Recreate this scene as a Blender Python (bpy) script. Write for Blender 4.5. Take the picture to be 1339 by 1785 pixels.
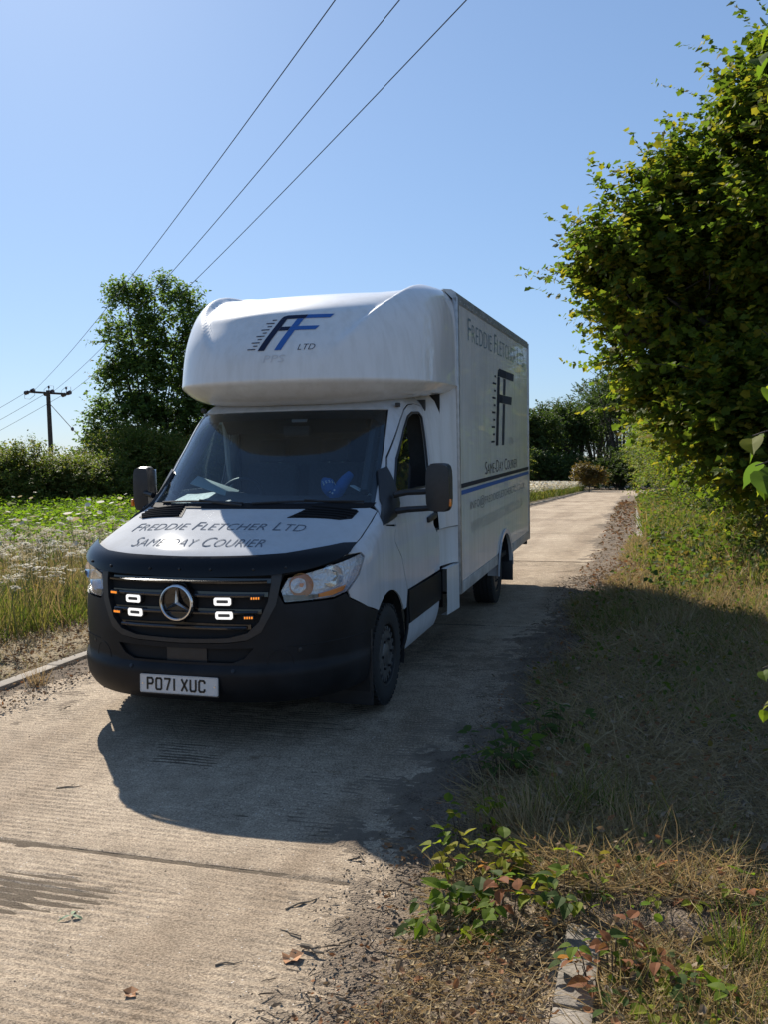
import bpy, bmesh, math, random
import numpy as np
from mathutils import Vector, Matrix, geometry
R = math.radians
random.seed(7); rng = np.random.default_rng(11)
for o in list(bpy.data.objects): bpy.data.objects.remove(o)
SC = bpy.context.scene
COL = SC.collection

# ---------------------------------------------------------------- camera, sky, sun, exposure
CAM_F, CAM_P, CAM_YAW, CAM_PITCH, CAM_ROLL = 1604.0, (2.748, -4.867, 1.721), .290, -.062, -.015
cd = bpy.data.cameras.new('camera'); cam = bpy.data.objects.new('camera', cd); COL.objects.link(cam)
cd.sensor_fit = 'VERTICAL'; cd.sensor_height = 36.0; cd.lens = 36.0*CAM_F/1785.0
cd.clip_start = .05; cd.clip_end = 2000
_f = Vector((-math.sin(CAM_YAW)*math.cos(CAM_PITCH), math.cos(CAM_YAW)*math.cos(CAM_PITCH), math.sin(CAM_PITCH)))
_r0 = Vector((math.cos(CAM_YAW), math.sin(CAM_YAW), 0)); _u0 = _r0.cross(_f)
_r = _r0*math.cos(CAM_ROLL)+_u0*math.sin(CAM_ROLL); _u = -_r0*math.sin(CAM_ROLL)+_u0*math.cos(CAM_ROLL)
M3 = Matrix((_r, _u, -_f)).transposed()
cam.matrix_world = Matrix.Translation(CAM_P) @ M3.to_4x4()
SC.camera = cam

SUN_EL, SUN_AZ = R(35.5), R(-39.0)           # azimuth measured clockwise from +Y
W = bpy.data.worlds.new('World'); SC.world = W; W.use_nodes = True
nt = W.node_tree; nt.nodes.clear()
sky = nt.nodes.new('ShaderNodeTexSky'); sky.sky_type = 'NISHITA'; sky.sun_disc = False
sky.sun_elevation = SUN_EL; sky.sun_rotation = SUN_AZ
sky.air_density = 1.0; sky.dust_density = .35; sky.ozone_density = 5.0; sky.altitude = 50
bg = nt.nodes.new('ShaderNodeBackground'); bg.inputs[1].default_value = .066
wo = nt.nodes.new('ShaderNodeOutputWorld')
skt = nt.nodes.new('ShaderNodeMix'); skt.data_type = 'RGBA'; skt.blend_type = 'MULTIPLY'; skt.inputs[0].default_value = 1; skt.inputs[7].default_value = (1.48, 1.80, 2.22, 1)
skg = nt.nodes.new('ShaderNodeGamma'); skg.inputs[1].default_value = .58
nt.links.new(sky.outputs[0], skg.inputs[0]); nt.links.new(skg.outputs[0], skt.inputs[6]); nt.links.new(skt.outputs[2], bg.inputs[0]); nt.links.new(bg.outputs[0], wo.inputs[0])
sl = bpy.data.lights.new('sun', 'SUN'); sl.energy = 5.0; sl.angle = R(.53); sl.color = (1, .93, .82)
so = bpy.data.objects.new('sun', sl); COL.objects.link(so)
sdir = Vector((math.sin(SUN_AZ)*math.cos(SUN_EL), math.cos(SUN_AZ)*math.cos(SUN_EL), math.sin(SUN_EL)))
so.rotation_euler = sdir.to_track_quat('Z', 'Y').to_euler(); so.location = (-20, 25, 30)
vs = SC.view_settings
vs.view_transform = 'Standard'; vs.look = 'None'; vs.gamma = 1; vs.exposure = .86; vs.use_curve_mapping = False
SC.cycles.use_denoising = True
SC.cycles.max_bounces = 8; SC.cycles.transparent_max_bounces = 12
SC.cycles.sample_clamp_indirect = 6

# ---------------------------------------------------------------- projection helpers (for culling what the picture cannot show)
cr, cu, cf = np.array(_r), np.array(_u), np.array(_f); cp = np.array(CAM_P)
def project(P):
    d = np.asarray(P, float)-cp; z = d@cf; zz = np.where(np.abs(z) < 1e-4, 1e-4, z)
    return 669.5+CAM_F*(d@cr)/zz, 892.5-CAM_F*(d@cu)/zz, z
def in_view(P, mx=170, my=120):
    x, y, z = project(P)
    return (z > .3) & (x > -mx) & (x < 1339+mx) & (y > -my) & (y < 1785+my)
def at(x, y, d):
    return cp+d*(cf+cr*(x-669.5)/CAM_F-cu*(y-892.5)/CAM_F)

# ---------------------------------------------------------------- object helpers
def tag(o, label=None, cat=None, group=None, kind=None):
    if label: o['label'] = label
    if cat: o['category'] = cat
    if group: o['group'] = group
    if kind: o['kind'] = kind
    return o
def empty(name, loc=(0, 0, 0), rot=(0, 0, 0), parent=None):
    o = bpy.data.objects.new(name, None); COL.objects.link(o); o.location = loc; o.rotation_euler = rot
    o.empty_display_size = .1
    if parent: o.parent = parent
    return o
def link_mesh(name, me, mats, parent=None):
    o = bpy.data.objects.new(name, me); COL.objects.link(o)
    for m in (mats if isinstance(mats, (list, tuple)) else [mats]):
        if len(me.materials) < 16: me.materials.append(m)
    if parent: o.parent = parent
    return o
def amesh(name, V, F, mats, parent=None, smooth=False, mi=None, ang=None):
    """fast mesh from arrays: V (n,3), F (m,k)"""
    V = np.ascontiguousarray(V, dtype=np.float32); F = np.ascontiguousarray(F, dtype=np.int32)
    me = bpy.data.meshes.new(name); k = F.shape[1]
    me.vertices.add(len(V)); me.vertices.foreach_set('co', V.ravel())
    me.loops.add(F.size); me.loops.foreach_set('vertex_index', F.ravel())
    me.polygons.add(len(F)); me.polygons.foreach_set('loop_start', np.arange(0, F.size, k, dtype=np.int32))
    if mi is not None: me.polygons.foreach_set('material_index', np.asarray(mi, dtype=np.int32))
    me.polygons.foreach_set('use_smooth', np.full(len(F), bool(smooth or ang)))
    me.update(calc_edges=True)
    if ang: me.set_sharp_from_angle(angle=R(ang))
    return link_mesh(name, me, mats, parent)

class MB:
    def __init__(s): s.v = []; s.f = []; s.m = []
    def add(s, vs_, fs, mi=0):
        b = len(s.v); s.v.extend([tuple(map(float, p)) for p in vs_])
        s.f.extend([tuple(b+i for i in f) for f in fs]); s.m.extend([mi]*len(fs)); return s
    def box(s, c, d, rot=None, bev=0, mi=0):
        bm = bmesh.new(); bmesh.ops.create_cube(bm, size=1)
        for v in bm.verts: v.co = Vector((v.co.x*d[0], v.co.y*d[1], v.co.z*d[2]))
        if bev: bmesh.ops.bevel(bm, geom=bm.edges[:], offset=bev, segments=2, affect='EDGES', profile=.6)
        Mx = Matrix.Translation(c) @ (rot.to_4x4() if rot is not None else Matrix.Identity(4))
        bm.verts.ensure_lookup_table(); bm.verts.index_update()
        s.add([Mx @ v.co for v in bm.verts], [[v.index for v in f.verts] for f in bm.faces], mi); bm.free(); return s
    def tube(s, pts, rad, n=8, caps=True, mi=0):
        pts = [Vector(p) for p in pts]; rad = rad if hasattr(rad, '__len__') else [rad]*len(pts)
        vs_ = []; fs = []; prev = None
        for i, p in enumerate(pts):
            d = (pts[min(i+1, len(pts)-1)]-pts[max(i-1, 0)]).normalized()
            if prev is None: a = d.orthogonal().normalized()
            else:
                a = prev-d*prev.dot(d); a = a.normalized() if a.length > 1e-6 else d.orthogonal().normalized()
            prev = a; b = d.cross(a)
            for k in range(n):
                t = 2*math.pi*k/n; vs_.append(p+(a*math.cos(t)+b*math.sin(t))*rad[i])
        for i in range(len(pts)-1):
            for k in range(n):
                k2 = (k+1) % n; fs.append((i*n+k, i*n+k2, (i+1)*n+k2, (i+1)*n+k))
        if caps:
            fs.append(tuple(range(n-1, -1, -1))); fs.append(tuple((len(pts)-1)*n+k for k in range(n)))
        return s.add(vs_, fs, mi)
    def lathe(s, prof, c=(0, 0, 0), axis='X', n=40, mi=0, closed=False):
        """prof: list of (along axis, radius)"""
        vs_ = []; fs = []
        for a, r in prof:
            for k in range(n):
                t = 2*math.pi*k/n; x, y = r*math.cos(t), r*math.sin(t)
                p = {'X': (a, x, y), 'Y': (y, a, x), 'Z': (x, y, a)}[axis]
                vs_.append((p[0]+c[0], p[1]+c[1], p[2]+c[2]))
        m = len(prof)
        for i in range(m if closed else m-1):
            j = (i+1) % m
            for k in range(n):
                k2 = (k+1) % n; fs.append((i*n+k, i*n+k2, j*n+k2, j*n+k))
        return s.add(vs_, fs, mi)
    def build(s, name, mats, parent=None, ang=35, recalc=True):
        me = bpy.data.meshes.new(name); me.from_pydata(s.v, [], s.f)
        me.polygons.foreach_set('material_index', s.m)
        if recalc:
            bm = bmesh.new(); bm.from_mesh(me); bmesh.ops.recalc_face_normals(bm, faces=bm.faces[:]); bm.to_mesh(me); bm.free()
        if ang:
            me.polygons.foreach_set('use_smooth', [True]*len(me.polygons)); me.set_sharp_from_angle(angle=R(ang))
        me.update()
        return link_mesh(name, me, mats, parent)

# ---------------------------------------------------------------- materials
def newmat(name):
    m = bpy.data.materials.new(name); m.use_nodes = True
    return m, m.node_tree, m.node_tree.nodes['Principled BSDF']
def N_(nt, t, **kw):
    n = nt.nodes.new(t)
    for k, v in kw.items():
        if k[0] == 'i': n.inputs[int(k[1:])].default_value = v
        else: setattr(n, k, v)
    return n
def pm(name, col, rough=.5, metal=0, coat=0, noise=None, bump=None, spec=.5, emit=None, streak=0, coatr=.03):
    m, t, b = newmat(name); L = t.links.new
    b.inputs['Base Color'].default_value = (*col, 1); b.inputs['Roughness'].default_value = rough
    b.inputs['Metallic'].default_value = metal; b.inputs['Coat Weight'].default_value = coat; b.inputs['Coat Roughness'].default_value = coatr
    b.inputs['Specular IOR Level'].default_value = spec
    tc = N_(t, 'ShaderNodeTexCoord')
    if noise:
        n = N_(t, 'ShaderNodeTexNoise'); n.inputs['Scale'].default_value = noise[0]; n.inputs['Detail'].default_value = 6
        L(tc.outputs['Object'], n.inputs['Vector'])
        r = N_(t, 'ShaderNodeValToRGB'); a = noise[1]; c2 = noise[2] if len(noise) > 2 else tuple(c*(1+a) for c in col)
        r.color_ramp.elements[0].position = .32; r.color_ramp.elements[1].position = .68
        r.color_ramp.elements[0].color = (*[c*(1-a) for c in col], 1); r.color_ramp.elements[1].color = (*c2, 1)
        L(n.outputs[0], r.inputs[0]); L(r.outputs[0], b.inputs['Base Color'])
        rr = N_(t, 'ShaderNodeMapRange'); rr.inputs[3].default_value = max(.02, rough*.85); rr.inputs[4].default_value = min(1, rough*1.2)
        L(n.outputs[0], rr.inputs[0]); L(rr.outputs[0], b.inputs['Roughness'])
    if streak:                                                    # run marks and road film
        mp = N_(t, 'ShaderNodeMapping'); mp.inputs['Scale'].default_value = (9, 9, .7); L(tc.outputs['Object'], mp.inputs['Vector'])
        n = N_(t, 'ShaderNodeTexNoise'); n.inputs['Scale'].default_value = 1.6; n.inputs['Detail'].default_value = 8; n.inputs['Roughness'].default_value = .65; L(mp.outputs[0], n.inputs['Vector'])
        r = N_(t, 'ShaderNodeValToRGB'); r.color_ramp.elements[0].position = .34; r.color_ramp.elements[1].position = .56
        r.color_ramp.elements[0].color = (1-streak, 1-streak*1.08, 1-streak*1.25, 1); r.color_ramp.elements[1].color = (1, 1, 1, 1); L(n.outputs[0], r.inputs[0])
        mx = N_(t, 'ShaderNodeMix', data_type='RGBA', blend_type='MULTIPLY'); mx.inputs[0].default_value = 1; src = b.inputs['Base Color'].links[0].from_socket
        L(src, mx.inputs[6]); L(r.outputs[0], mx.inputs[7]); L(mx.outputs[2], b.inputs['Base Color'])
    if bump:
        n = N_(t, 'ShaderNodeTexNoise'); n.inputs['Scale'].default_value = bump[0]; n.inputs['Detail'].default_value = 5
        L(tc.outputs['Object'], n.inputs['Vector'])
        bu = N_(t, 'ShaderNodeBump'); bu.inputs['Strength'].default_value = bump[1]; bu.inputs['Distance'].default_value = bump[2]
        L(n.outputs[0], bu.inputs['Height']); L(bu.outputs[0], b.inputs['Normal'])
    if emit:
        b.inputs['Emission Color'].default_value = (*emit[0], 1); b.inputs['Emission Strength'].default_value = emit[1]
    return m
def leafmat(name, cols, trans=.45, rough=.45, spec=.4, tcol=1.35, dry=False):
    """leaf: random colour per leaf, part of the light passes through"""
    m, t, b = newmat(name); L = t.links.new
    g = N_(t, 'ShaderNodeNewGeometry'); r = N_(t, 'ShaderNodeValToRGB'); e = r.color_ramp.elements
    while len(e) > 1: e.remove(e[-1])
    for i, c in enumerate(cols):
        x = e[0] if i == 0 else e.new(i/len(cols)); x.position = i/len(cols); x.color = (*c, 1)
    r.color_ramp.interpolation = 'LINEAR'
    L(g.outputs['Random Per Island'], r.inputs[0]); L(r.outputs[0], b.inputs['Base Color'])
    b.inputs['Roughness'].default_value = rough; b.inputs['Specular IOR Level'].default_value = spec
    tr = N_(t, 'ShaderNodeBsdfTranslucent'); mx = N_(t, 'ShaderNodeMixShader'); mx.inputs[0].default_value = trans
    mul = N_(t, 'ShaderNodeMix', data_type='RGBA', blend_type='MULTIPLY'); mul.inputs[0].default_value = 1
    L(r.outputs[0], mul.inputs[6]); mul.inputs[7].default_value = (tcol*1.1, tcol*.98, tcol*.80, 1) if dry else (tcol*1.15, tcol*1.25, tcol*.55, 1)
    L(mul.outputs[2], tr.inputs[0])
    out = t.nodes['Material Output']
    L(b.outputs[0], mx.inputs[1]); L(tr.outputs[0], mx.inputs[2]); L(mx.outputs[0], out.inputs[0])
    return m
def glassmat(name, tint, refl=1.0, ior=1.5, dirty=0):
    m, t, b = newmat(name); L = t.links.new; t.nodes.remove(b)
    tr = N_(t, 'ShaderNodeBsdfTransparent'); tr.inputs[0].default_value = (*tint, 1)
    gl = N_(t, 'ShaderNodeBsdfGlossy'); gl.inputs[0].default_value = (refl, refl, refl, 1); gl.inputs[1].default_value = .012
    lw = N_(t, 'ShaderNodeLayerWeight'); lw.inputs[0].default_value = .5; f0 = ((ior-1)/(ior+1))**2
    pw = N_(t, 'ShaderNodeMath', operation='POWER'); pw.inputs[1].default_value = 5; L(lw.outputs['Facing'], pw.inputs[0])
    fr = N_(t, 'ShaderNodeMath', operation='MULTIPLY_ADD'); fr.inputs[1].default_value = 1-f0; fr.inputs[2].default_value = f0; L(pw.outputs[0], fr.inputs[0])
    mx = N_(t, 'ShaderNodeMixShader'); out = t.nodes['Material Output']
    L(fr.outputs[0], mx.inputs[0]); L(tr.outputs[0], mx.inputs[1]); L(gl.outputs[0], mx.inputs[2])
    if dirty:
        df = N_(t, 'ShaderNodeBsdfDiffuse'); df.inputs[0].default_value = (.5, .5, .48, 1)
        m2 = N_(t, 'ShaderNodeMixShader'); m2.inputs[0].default_value = dirty
        L(mx.outputs[0], m2.inputs[1]); L(df.outputs[0], m2.inputs[2]); L(m2.outputs[0], out.inputs[0])
    else: L(mx.outputs[0], out.inputs[0])
    return m

# ---------------------------------------------------------------- small numeric noise
_K = rng.normal(size=(9, 3)); _K /= np.linalg.norm(_K, axis=1)[:, None]; _PH = rng.uniform(0, 6.28, (9, 4))
def noise3(P, scale=1.0, seed=0):
    """smooth pseudo noise about -1..1"""
    P = np.asarray(P, float)*scale; out = np.zeros(P.shape[:-1]); ph = _PH[:, seed % 4]
    for i, k in enumerate(_K):
        f = (.7, 1.1, 1.7, 2.3, 3.1, 1.3, 2.0, 4.1, 5.3)[i]; a = (1, .9, .7, .55, .45, .8, .6, .3, .25)[i]
        out = out+a*np.sin(f*(P@k)*2.1+ph[i]*(seed+1)+1.7*np.sin(P@_K[(i+3) % 9]*f*.8+ph[(i+2) % 9]))
    return out/2.6
def sstep(a, b, x):
    t = np.clip((x-a)/(b-a), 0, 1); return t*t*(3-2*t)
# ---------------------------------------------------------------- the lie of the land
def zr(Y):
    s = np.maximum(np.asarray(Y, float)-6, 0); s = np.minimum(s, 112)
    return np.where(s < 20, -.03*s*s/40, -.3-.03*(s-20))
def xs(Y):
    s = np.maximum(np.asarray(Y, float)-6, 0); s = np.minimum(s, 130)
    return np.where(s < 8, -.023*s*s/16, -.092-.023*(s-8))
LK, RK = -1.93, 2.44                         # inner faces of the two kerbs
def ground_z(X, Y):
    X = np.asarray(X, float); Y = np.asarray(Y, float); x = X-xs(Y); z = zr(Y)
    P = np.stack([X, Y, 0*X], -1)
    rel = np.where(x < LK-.11, .045+.05*sstep(.1, 2.5, LK-x)+.03*noise3(P, .7), np.where(x > RK+.11,
          .03+.10*sstep(.2, 1.6, x-RK)+.22*sstep(1.2, 4.5, x-RK)+.025*noise3(P, 1.1, 1), -.09))
    return z+rel

def soil_mat(name, cols, scale=3.0, bump=.6):
    m, t, b = newmat(name); L = t.links.new; tc = N_(t, 'ShaderNodeTexCoord')
    n = N_(t, 'ShaderNodeTexNoise'); n.inputs['Scale'].default_value = scale; n.inputs['Detail'].default_value = 12; n.inputs['Roughness'].default_value = .7
    n2 = N_(t, 'ShaderNodeTexNoise'); n2.inputs['Scale'].default_value = scale*26; n2.inputs['Detail'].default_value = 6
    L(tc.outputs['Object'], n.inputs['Vector']); L(tc.outputs['Object'], n2.inputs['Vector'])
    ad = N_(t, 'ShaderNodeMath', operation='MULTIPLY_ADD'); ad.inputs[1].default_value = .45; L(n2.outputs[0], ad.inputs[0])
    ml = N_(t, 'ShaderNodeMath', operation='MULTIPLY'); ml.inputs[1].default_value = .55; L(n.outputs[0], ml.inputs[0]); L(ml.outputs[0], ad.inputs[2])
    r = N_(t, 'ShaderNodeValToRGB'); e = r.color_ramp.elements
    while len(e) > 1: e.remove(e[-1])
    for i, c in enumerate(cols):
        p = .33+.34*i/(len(cols)-1); x = e[0] if i == 0 else e.new(p); x.position = p; x.color = (*c, 1)
    L(ad.outputs[0], r.inputs[0]); L(r.outputs[0], b.inputs['Base Color'])
    b.inputs['Roughness'].default_value = .95; b.inputs['Specular IOR Level'].default_value = .2
    bu = N_(t, 'ShaderNodeBump'); bu.inputs['Strength'].default_value = bump; bu.inputs['Distance'].default_value = .02
    L(n2.outputs[0], bu.inputs['Height']); L(bu.outputs[0], b.inputs['Normal'])
    return m
M_soil = soil_mat('soil', [(.08, .06, .035), (.16, .125, .075), (.23, .18, .11), (.14, .13, .06)], 1.4)
def thick_mix(m):
    t = m.node_tree; b = t.nodes['Principled BSDF']; src = b.inputs['Base Color'].links[0].from_socket; at_ = N_(t, 'ShaderNodeAttribute'); at_.attribute_name = 'thick'
    mx = N_(t, 'ShaderNodeMix', data_type='RGBA'); mx.inputs[6].default_value = (.21, .165, .12, 1)
    t.links.new(at_.outputs['Fac'], mx.inputs[0]); t.links.new(src, mx.inputs[7]); t.links.new(mx.outputs[2], b.inputs['Base Color'])
M_dirt = soil_mat('leaf_mould', [(.045, .034, .025), (.10, .076, .056), (.22, .17, .125), (.12, .092, .068)], 4.0, 1.0); thick_mix(M_dirt)

def concrete_mat(name, wave):
    m, t, b = newmat(name); L = t.links.new; tc = N_(t, 'ShaderNodeTexCoord'); V = tc.outputs['Object']
    def nz(s, d=8, ro=.6):
        n = N_(t, 'ShaderNodeTexNoise'); n.inputs['Scale'].default_value = s; n.inputs['Detail'].default_value = d; n.inputs['Roughness'].default_value = ro
        L(V, n.inputs['Vector']); return n.outputs[0]
    big = nz(.55, 6); mid = nz(7, 8, .7); fine = nz(105, 3, .75)
    r = N_(t, 'ShaderNodeValToRGB'); e = r.color_ramp.elements
    e[0].position = .30; e[0].color = (.31, .242, .170, 1); e[1].position = .72; e[1].color = (.50, .415, .315, 1)
    L(big, r.inputs[0])
    r2 = N_(t, 'ShaderNodeValToRGB'); e = r2.color_ramp.elements
    e[0].position = .28; e[0].color = (.62, .60, .58, 1); e[1].position = .62; e[1].color = (1.12, 1.1, 1.08, 1)
    L(mid, r2.inputs[0])
    mu = N_(t, 'ShaderNodeMix', data_type='RGBA', blend_type='MULTIPLY'); mu.inputs[0].default_value = .8
    L(r.outputs[0], mu.inputs[6]); L(r2.outputs[0], mu.inputs[7])
    r3 = N_(t, 'ShaderNodeValToRGB'); e = r3.color_ramp.elements
    e[0].position = .36; e[0].color = (.40, .37, .34, 1); e[1].position = .64; e[1].color = (1.28, 1.27, 1.25, 1)
    L(fine, r3.inputs[0])
    mu2 = N_(t, 'ShaderNodeMix', data_type='RGBA', blend_type='MULTIPLY'); mu2.inputs[0].default_value = .85
    L(mu.outputs[2], mu2.inputs[6]); L(r3.outputs[0], mu2.inputs[7])
    vo = N_(t, 'ShaderNodeTexVoronoi'); vo.inputs['Scale'].default_value = 46; L(V, vo.inputs['Vector'])     # pale flint chips worn bare
    sp = N_(t, 'ShaderNodeMath', operation='LESS_THAN'); sp.inputs[1].default_value = .13; L(vo.outputs['Distance'], sp.inputs[0])
    sx = N_(t, 'ShaderNodeSeparateColor'); L(vo.outputs['Color'], sx.inputs[0])
    g = N_(t, 'ShaderNodeMath', operation='GREATER_THAN'); g.inputs[1].default_value = .80; L(sx.outputs[0], g.inputs[0])
    sp2 = N_(t, 'ShaderNodeMath', operation='MULTIPLY'); L(sp.outputs[0], sp2.inputs[0]); L(g.outputs[0], sp2.inputs[1])
    mu3 = N_(t, 'ShaderNodeMix', data_type='RGBA'); L(sp2.outputs[0], mu3.inputs[0]); L(mu2.outputs[2], mu3.inputs[6]); mu3.inputs[7].default_value = (.62, .58, .53, 1)
    mp = N_(t, 'ShaderNodeMapping'); mp.inputs['Scale'].default_value = (1.3, .16, 1); L(V, mp.inputs['Vector'])
    ns = N_(t, 'ShaderNodeTexNoise'); ns.inputs['Scale'].default_value = 1.4; ns.inputs['Detail'].default_value = 7; L(mp.outputs[0], ns.inputs['Vector'])
    rs = N_(t, 'ShaderNodeValToRGB'); e = rs.color_ramp.elements; e[0].position = .36; e[0].color = (.70, .66, .62, 1); e[1].position = .54; e[1].color = (1, 1, 1, 1); L(ns.outputs[0], rs.inputs[0])
    mu4 = N_(t, 'ShaderNodeMix', data_type='RGBA', blend_type='MULTIPLY'); mu4.inputs[0].default_value = .8; L(mu3.outputs[2], mu4.inputs[6]); L(rs.outputs[0], mu4.inputs[7])
    so_ = nz(2.6, 5, .75); ro = N_(t, 'ShaderNodeValToRGB'); e = ro.color_ramp.elements; e[0].position = .62; e[0].color = (1, 1, 1, 1); e[1].position = .74; e[1].color = (.50, .43, .35, 1); L(so_, ro.inputs[0])
    mu5 = N_(t, 'ShaderNodeMix', data_type='RGBA', blend_type='MULTIPLY'); mu5.inputs[0].default_value = .8; L(mu4.outputs[2], mu5.inputs[6]); L(ro.outputs[0], mu5.inputs[7])
    L(mu5.outputs[2], b.inputs['Base Color'])
    b.inputs['Roughness'].default_value = .88; b.inputs['Specular IOR Level'].default_value = .25
    bu = N_(t, 'ShaderNodeBump'); bu.inputs['Strength'].default_value = 1.0; bu.inputs['Distance'].default_value = .009
    L(fine, bu.inputs['Height'])
    if wave:
        wv = N_(t, 'ShaderNodeTexWave', wave_type='BANDS', bands_direction='Y'); wv.inputs['Scale'].default_value = 3.4
        wv.inputs['Distortion'].default_value = 2.5; wv.inputs['Detail'].default_value = 3; wv.inputs['Detail Scale'].default_value = 2.0
        L(V, wv.inputs['Vector'])
        bw = N_(t, 'ShaderNodeBump'); bw.inputs['Strength'].default_value = .8; bw.inputs['Distance'].default_value = .012
        L(wv.outputs[0], bw.inputs['Height']); L(bu.outputs[0], bw.inputs['Normal']); L(bw.outputs[0], b.inputs['Normal'])
    else: L(bu.outputs[0], b.inputs['Normal'])
    return m
M_conc = concrete_mat('ribbed_concrete', False); M_concf = concrete_mat('worn_concrete', True)
M_kerb = pm('kerb_concrete', (.20, .172, .14), .9, noise=(9, .35), bump=(60, .6, .008))

def grid(xa, ya):
    X, Y = np.meshgrid(xa, ya); nx, ny = len(xa), len(ya)
    i = np.arange((ny-1)*(nx-1)); r = i//(nx-1)*nx+i % (nx-1)
    return X.ravel(), Y.ravel(), np.stack([r, r+1, r+nx+1, r+nx], 1)
# one sheet of ground to the horizon
ya = np.concatenate([np.linspace(-40, -6, 9), np.arange(-5.5, 14, .35), np.arange(14, 45, .9), np.linspace(46, 130, 40), np.linspace(140, 900, 24)])
xa = np.concatenate([-np.geomspace(900, 45, 16), np.linspace(-42, -14, 26), np.arange(-13, -2.6, .5), [-2.2, -2.05, -2.02, -1.7, 0, 2.2, 2.53, 2.56, 2.7],
                     np.arange(3.0, 9, .35), np.linspace(9.5, 40, 24), np.geomspace(45, 900, 14)])
X, Y, F = grid(xa, ya); X = X+xs(Y)
tag(amesh('ground', np.stack([X, Y, ground_z(X, Y)], -1), F, M_soil, smooth=True), kind='structure')

# the concrete road: slabs with open joints, each cast with a coarse transverse tamped finish
road = tag(empty('road'), kind='structure')
JO = -1.45; SL = 5.65
def slab(y0, y1, fine):
    g = .016; y0 += g; y1 -= g
    nx, ny = (80, int((y1-y0)/.0105)) if fine else (14, max(4, int((y1-y0)/.5)))
    xa = np.linspace(LK+.004, RK-.004, nx); yy = np.linspace(y0, y1, ny)
    X, Y, F = grid(xa, yy); P = np.stack([X, Y, 0*X], -1)
    z = zr(Y)+0*X
    if fine:
        A = .0042+.0024*noise3(P, .8)+.0020*noise3(P*np.array([1, 2.2, 1]), 2.3, 1)
        A = A+.0065*np.exp(-((X-.28)/.38)**2-((Y+1.84)/.16)**2)+.002*np.exp(-((X-.9)/.8)**2-((Y+.1)/.6)**2)
        A = np.clip(A, .0008, .012)
        ph = Y/.046+.35*noise3(P*np.array([.7, 2, 1]), 1.1, 2)+.10*noise3(P, 6.0, 3)
        w = np.abs(((ph % 1)-.5)*2); w = w**1.8
        z = z-A*(1-w)*1.35-.0012*noise3(P, 16, 1)*1.0-.002*np.maximum(noise3(P, 9, 2)-.5, 0)
        e = np.minimum(Y-y0, y1-Y); z = z-.006*np.exp(-e/.012)
    X2 = X+xs(Y); n = len(X)
    V = np.stack([X2, Y, z], -1)
    # skirt round the edge so that the joint reads as a gap with walls
    idx = np.concatenate([np.arange(nx), np.arange(1, ny)*nx+nx-1, (ny-1)*nx+np.arange(nx-2, -1, -1), np.arange(ny-2, 0, -1)*nx])
    low = V[idx].copy(); low[:, 2] -= .10; k = len(idx); j = np.arange(k)
    S_ = np.stack([idx[j], n+j, n+(j+1) % k, idx[(j+1) % k]], 1)
    o = amesh('road_slab', np.concatenate([V, low]), np.concatenate([F, S_]), M_conc if fine else M_concf, road, ang=50)
    return o
y = JO-SL
while y < 125:
    slab(y, y+SL, y < 8); y += SL
jm = pm('joint_filler', (.13, .105, .08), .95, noise=(30, .4))
for k in range(0, 6):
    yj = JO+k*SL; X, Y, F = grid(np.linspace(LK, RK, 60), np.linspace(yj-.02, yj+.02, 3))
    P = np.stack([X, Y, 0*X], -1); P[:, 2] = zr(Y)-.014+.006*noise3(P, 8); P[:, 0] += xs(Y)
    amesh('joint_filler', P, F, jm, road, smooth=True)

# kerb stones both sides
def kerb(name, x0, sgn, y0, y1, step, label):
    k = tag(empty(name, (0, 0, 0)), label, 'kerb')
    y = y0; shared = None
    while y < y1:
        st = step if y < 30 else step*3
        if shared is None or st != shared[0]:
            b = MB(); b.box((0, 0, 0), (.125, st-.012, .26), bev=.014); o = b.build('kerb_stone', M_kerb, k); shared = (st, o.data)
        else:
            o = bpy.data.objects.new('kerb_stone', shared[1]); COL.objects.link(o); o.parent = k
        yc = y+st/2; zt = float(zr(yc)); nx_ = float(xs(y+st)-xs(y)); nz_ = float(zr(y+st)-zr(y))
        up = .055 if sgn < 0 else .05
        if sgn > 0 and 0 < y < 8: up = -.01
        o.location = (x0+sgn*.068+float(xs(yc))+random.uniform(-.006, .006), yc, zt+up-.13+random.uniform(-.008, .008))
        o.rotation_euler = (math.atan2(nz_, st)+random.uniform(-.006, .006), random.uniform(-.02, .02), -math.atan2(nx_, st)+random.uniform(-.006, .006))
        y += st
    return k
kerb('kerb', LK-.002, -1, -3.1, 110, .915, 'pale concrete kerb along the flowery meadow side of the road')
kerb('kerb', RK+.002, 1, -3.05, 110, .915, 'concrete kerb half buried in leaf litter along the hedge side')

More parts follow.
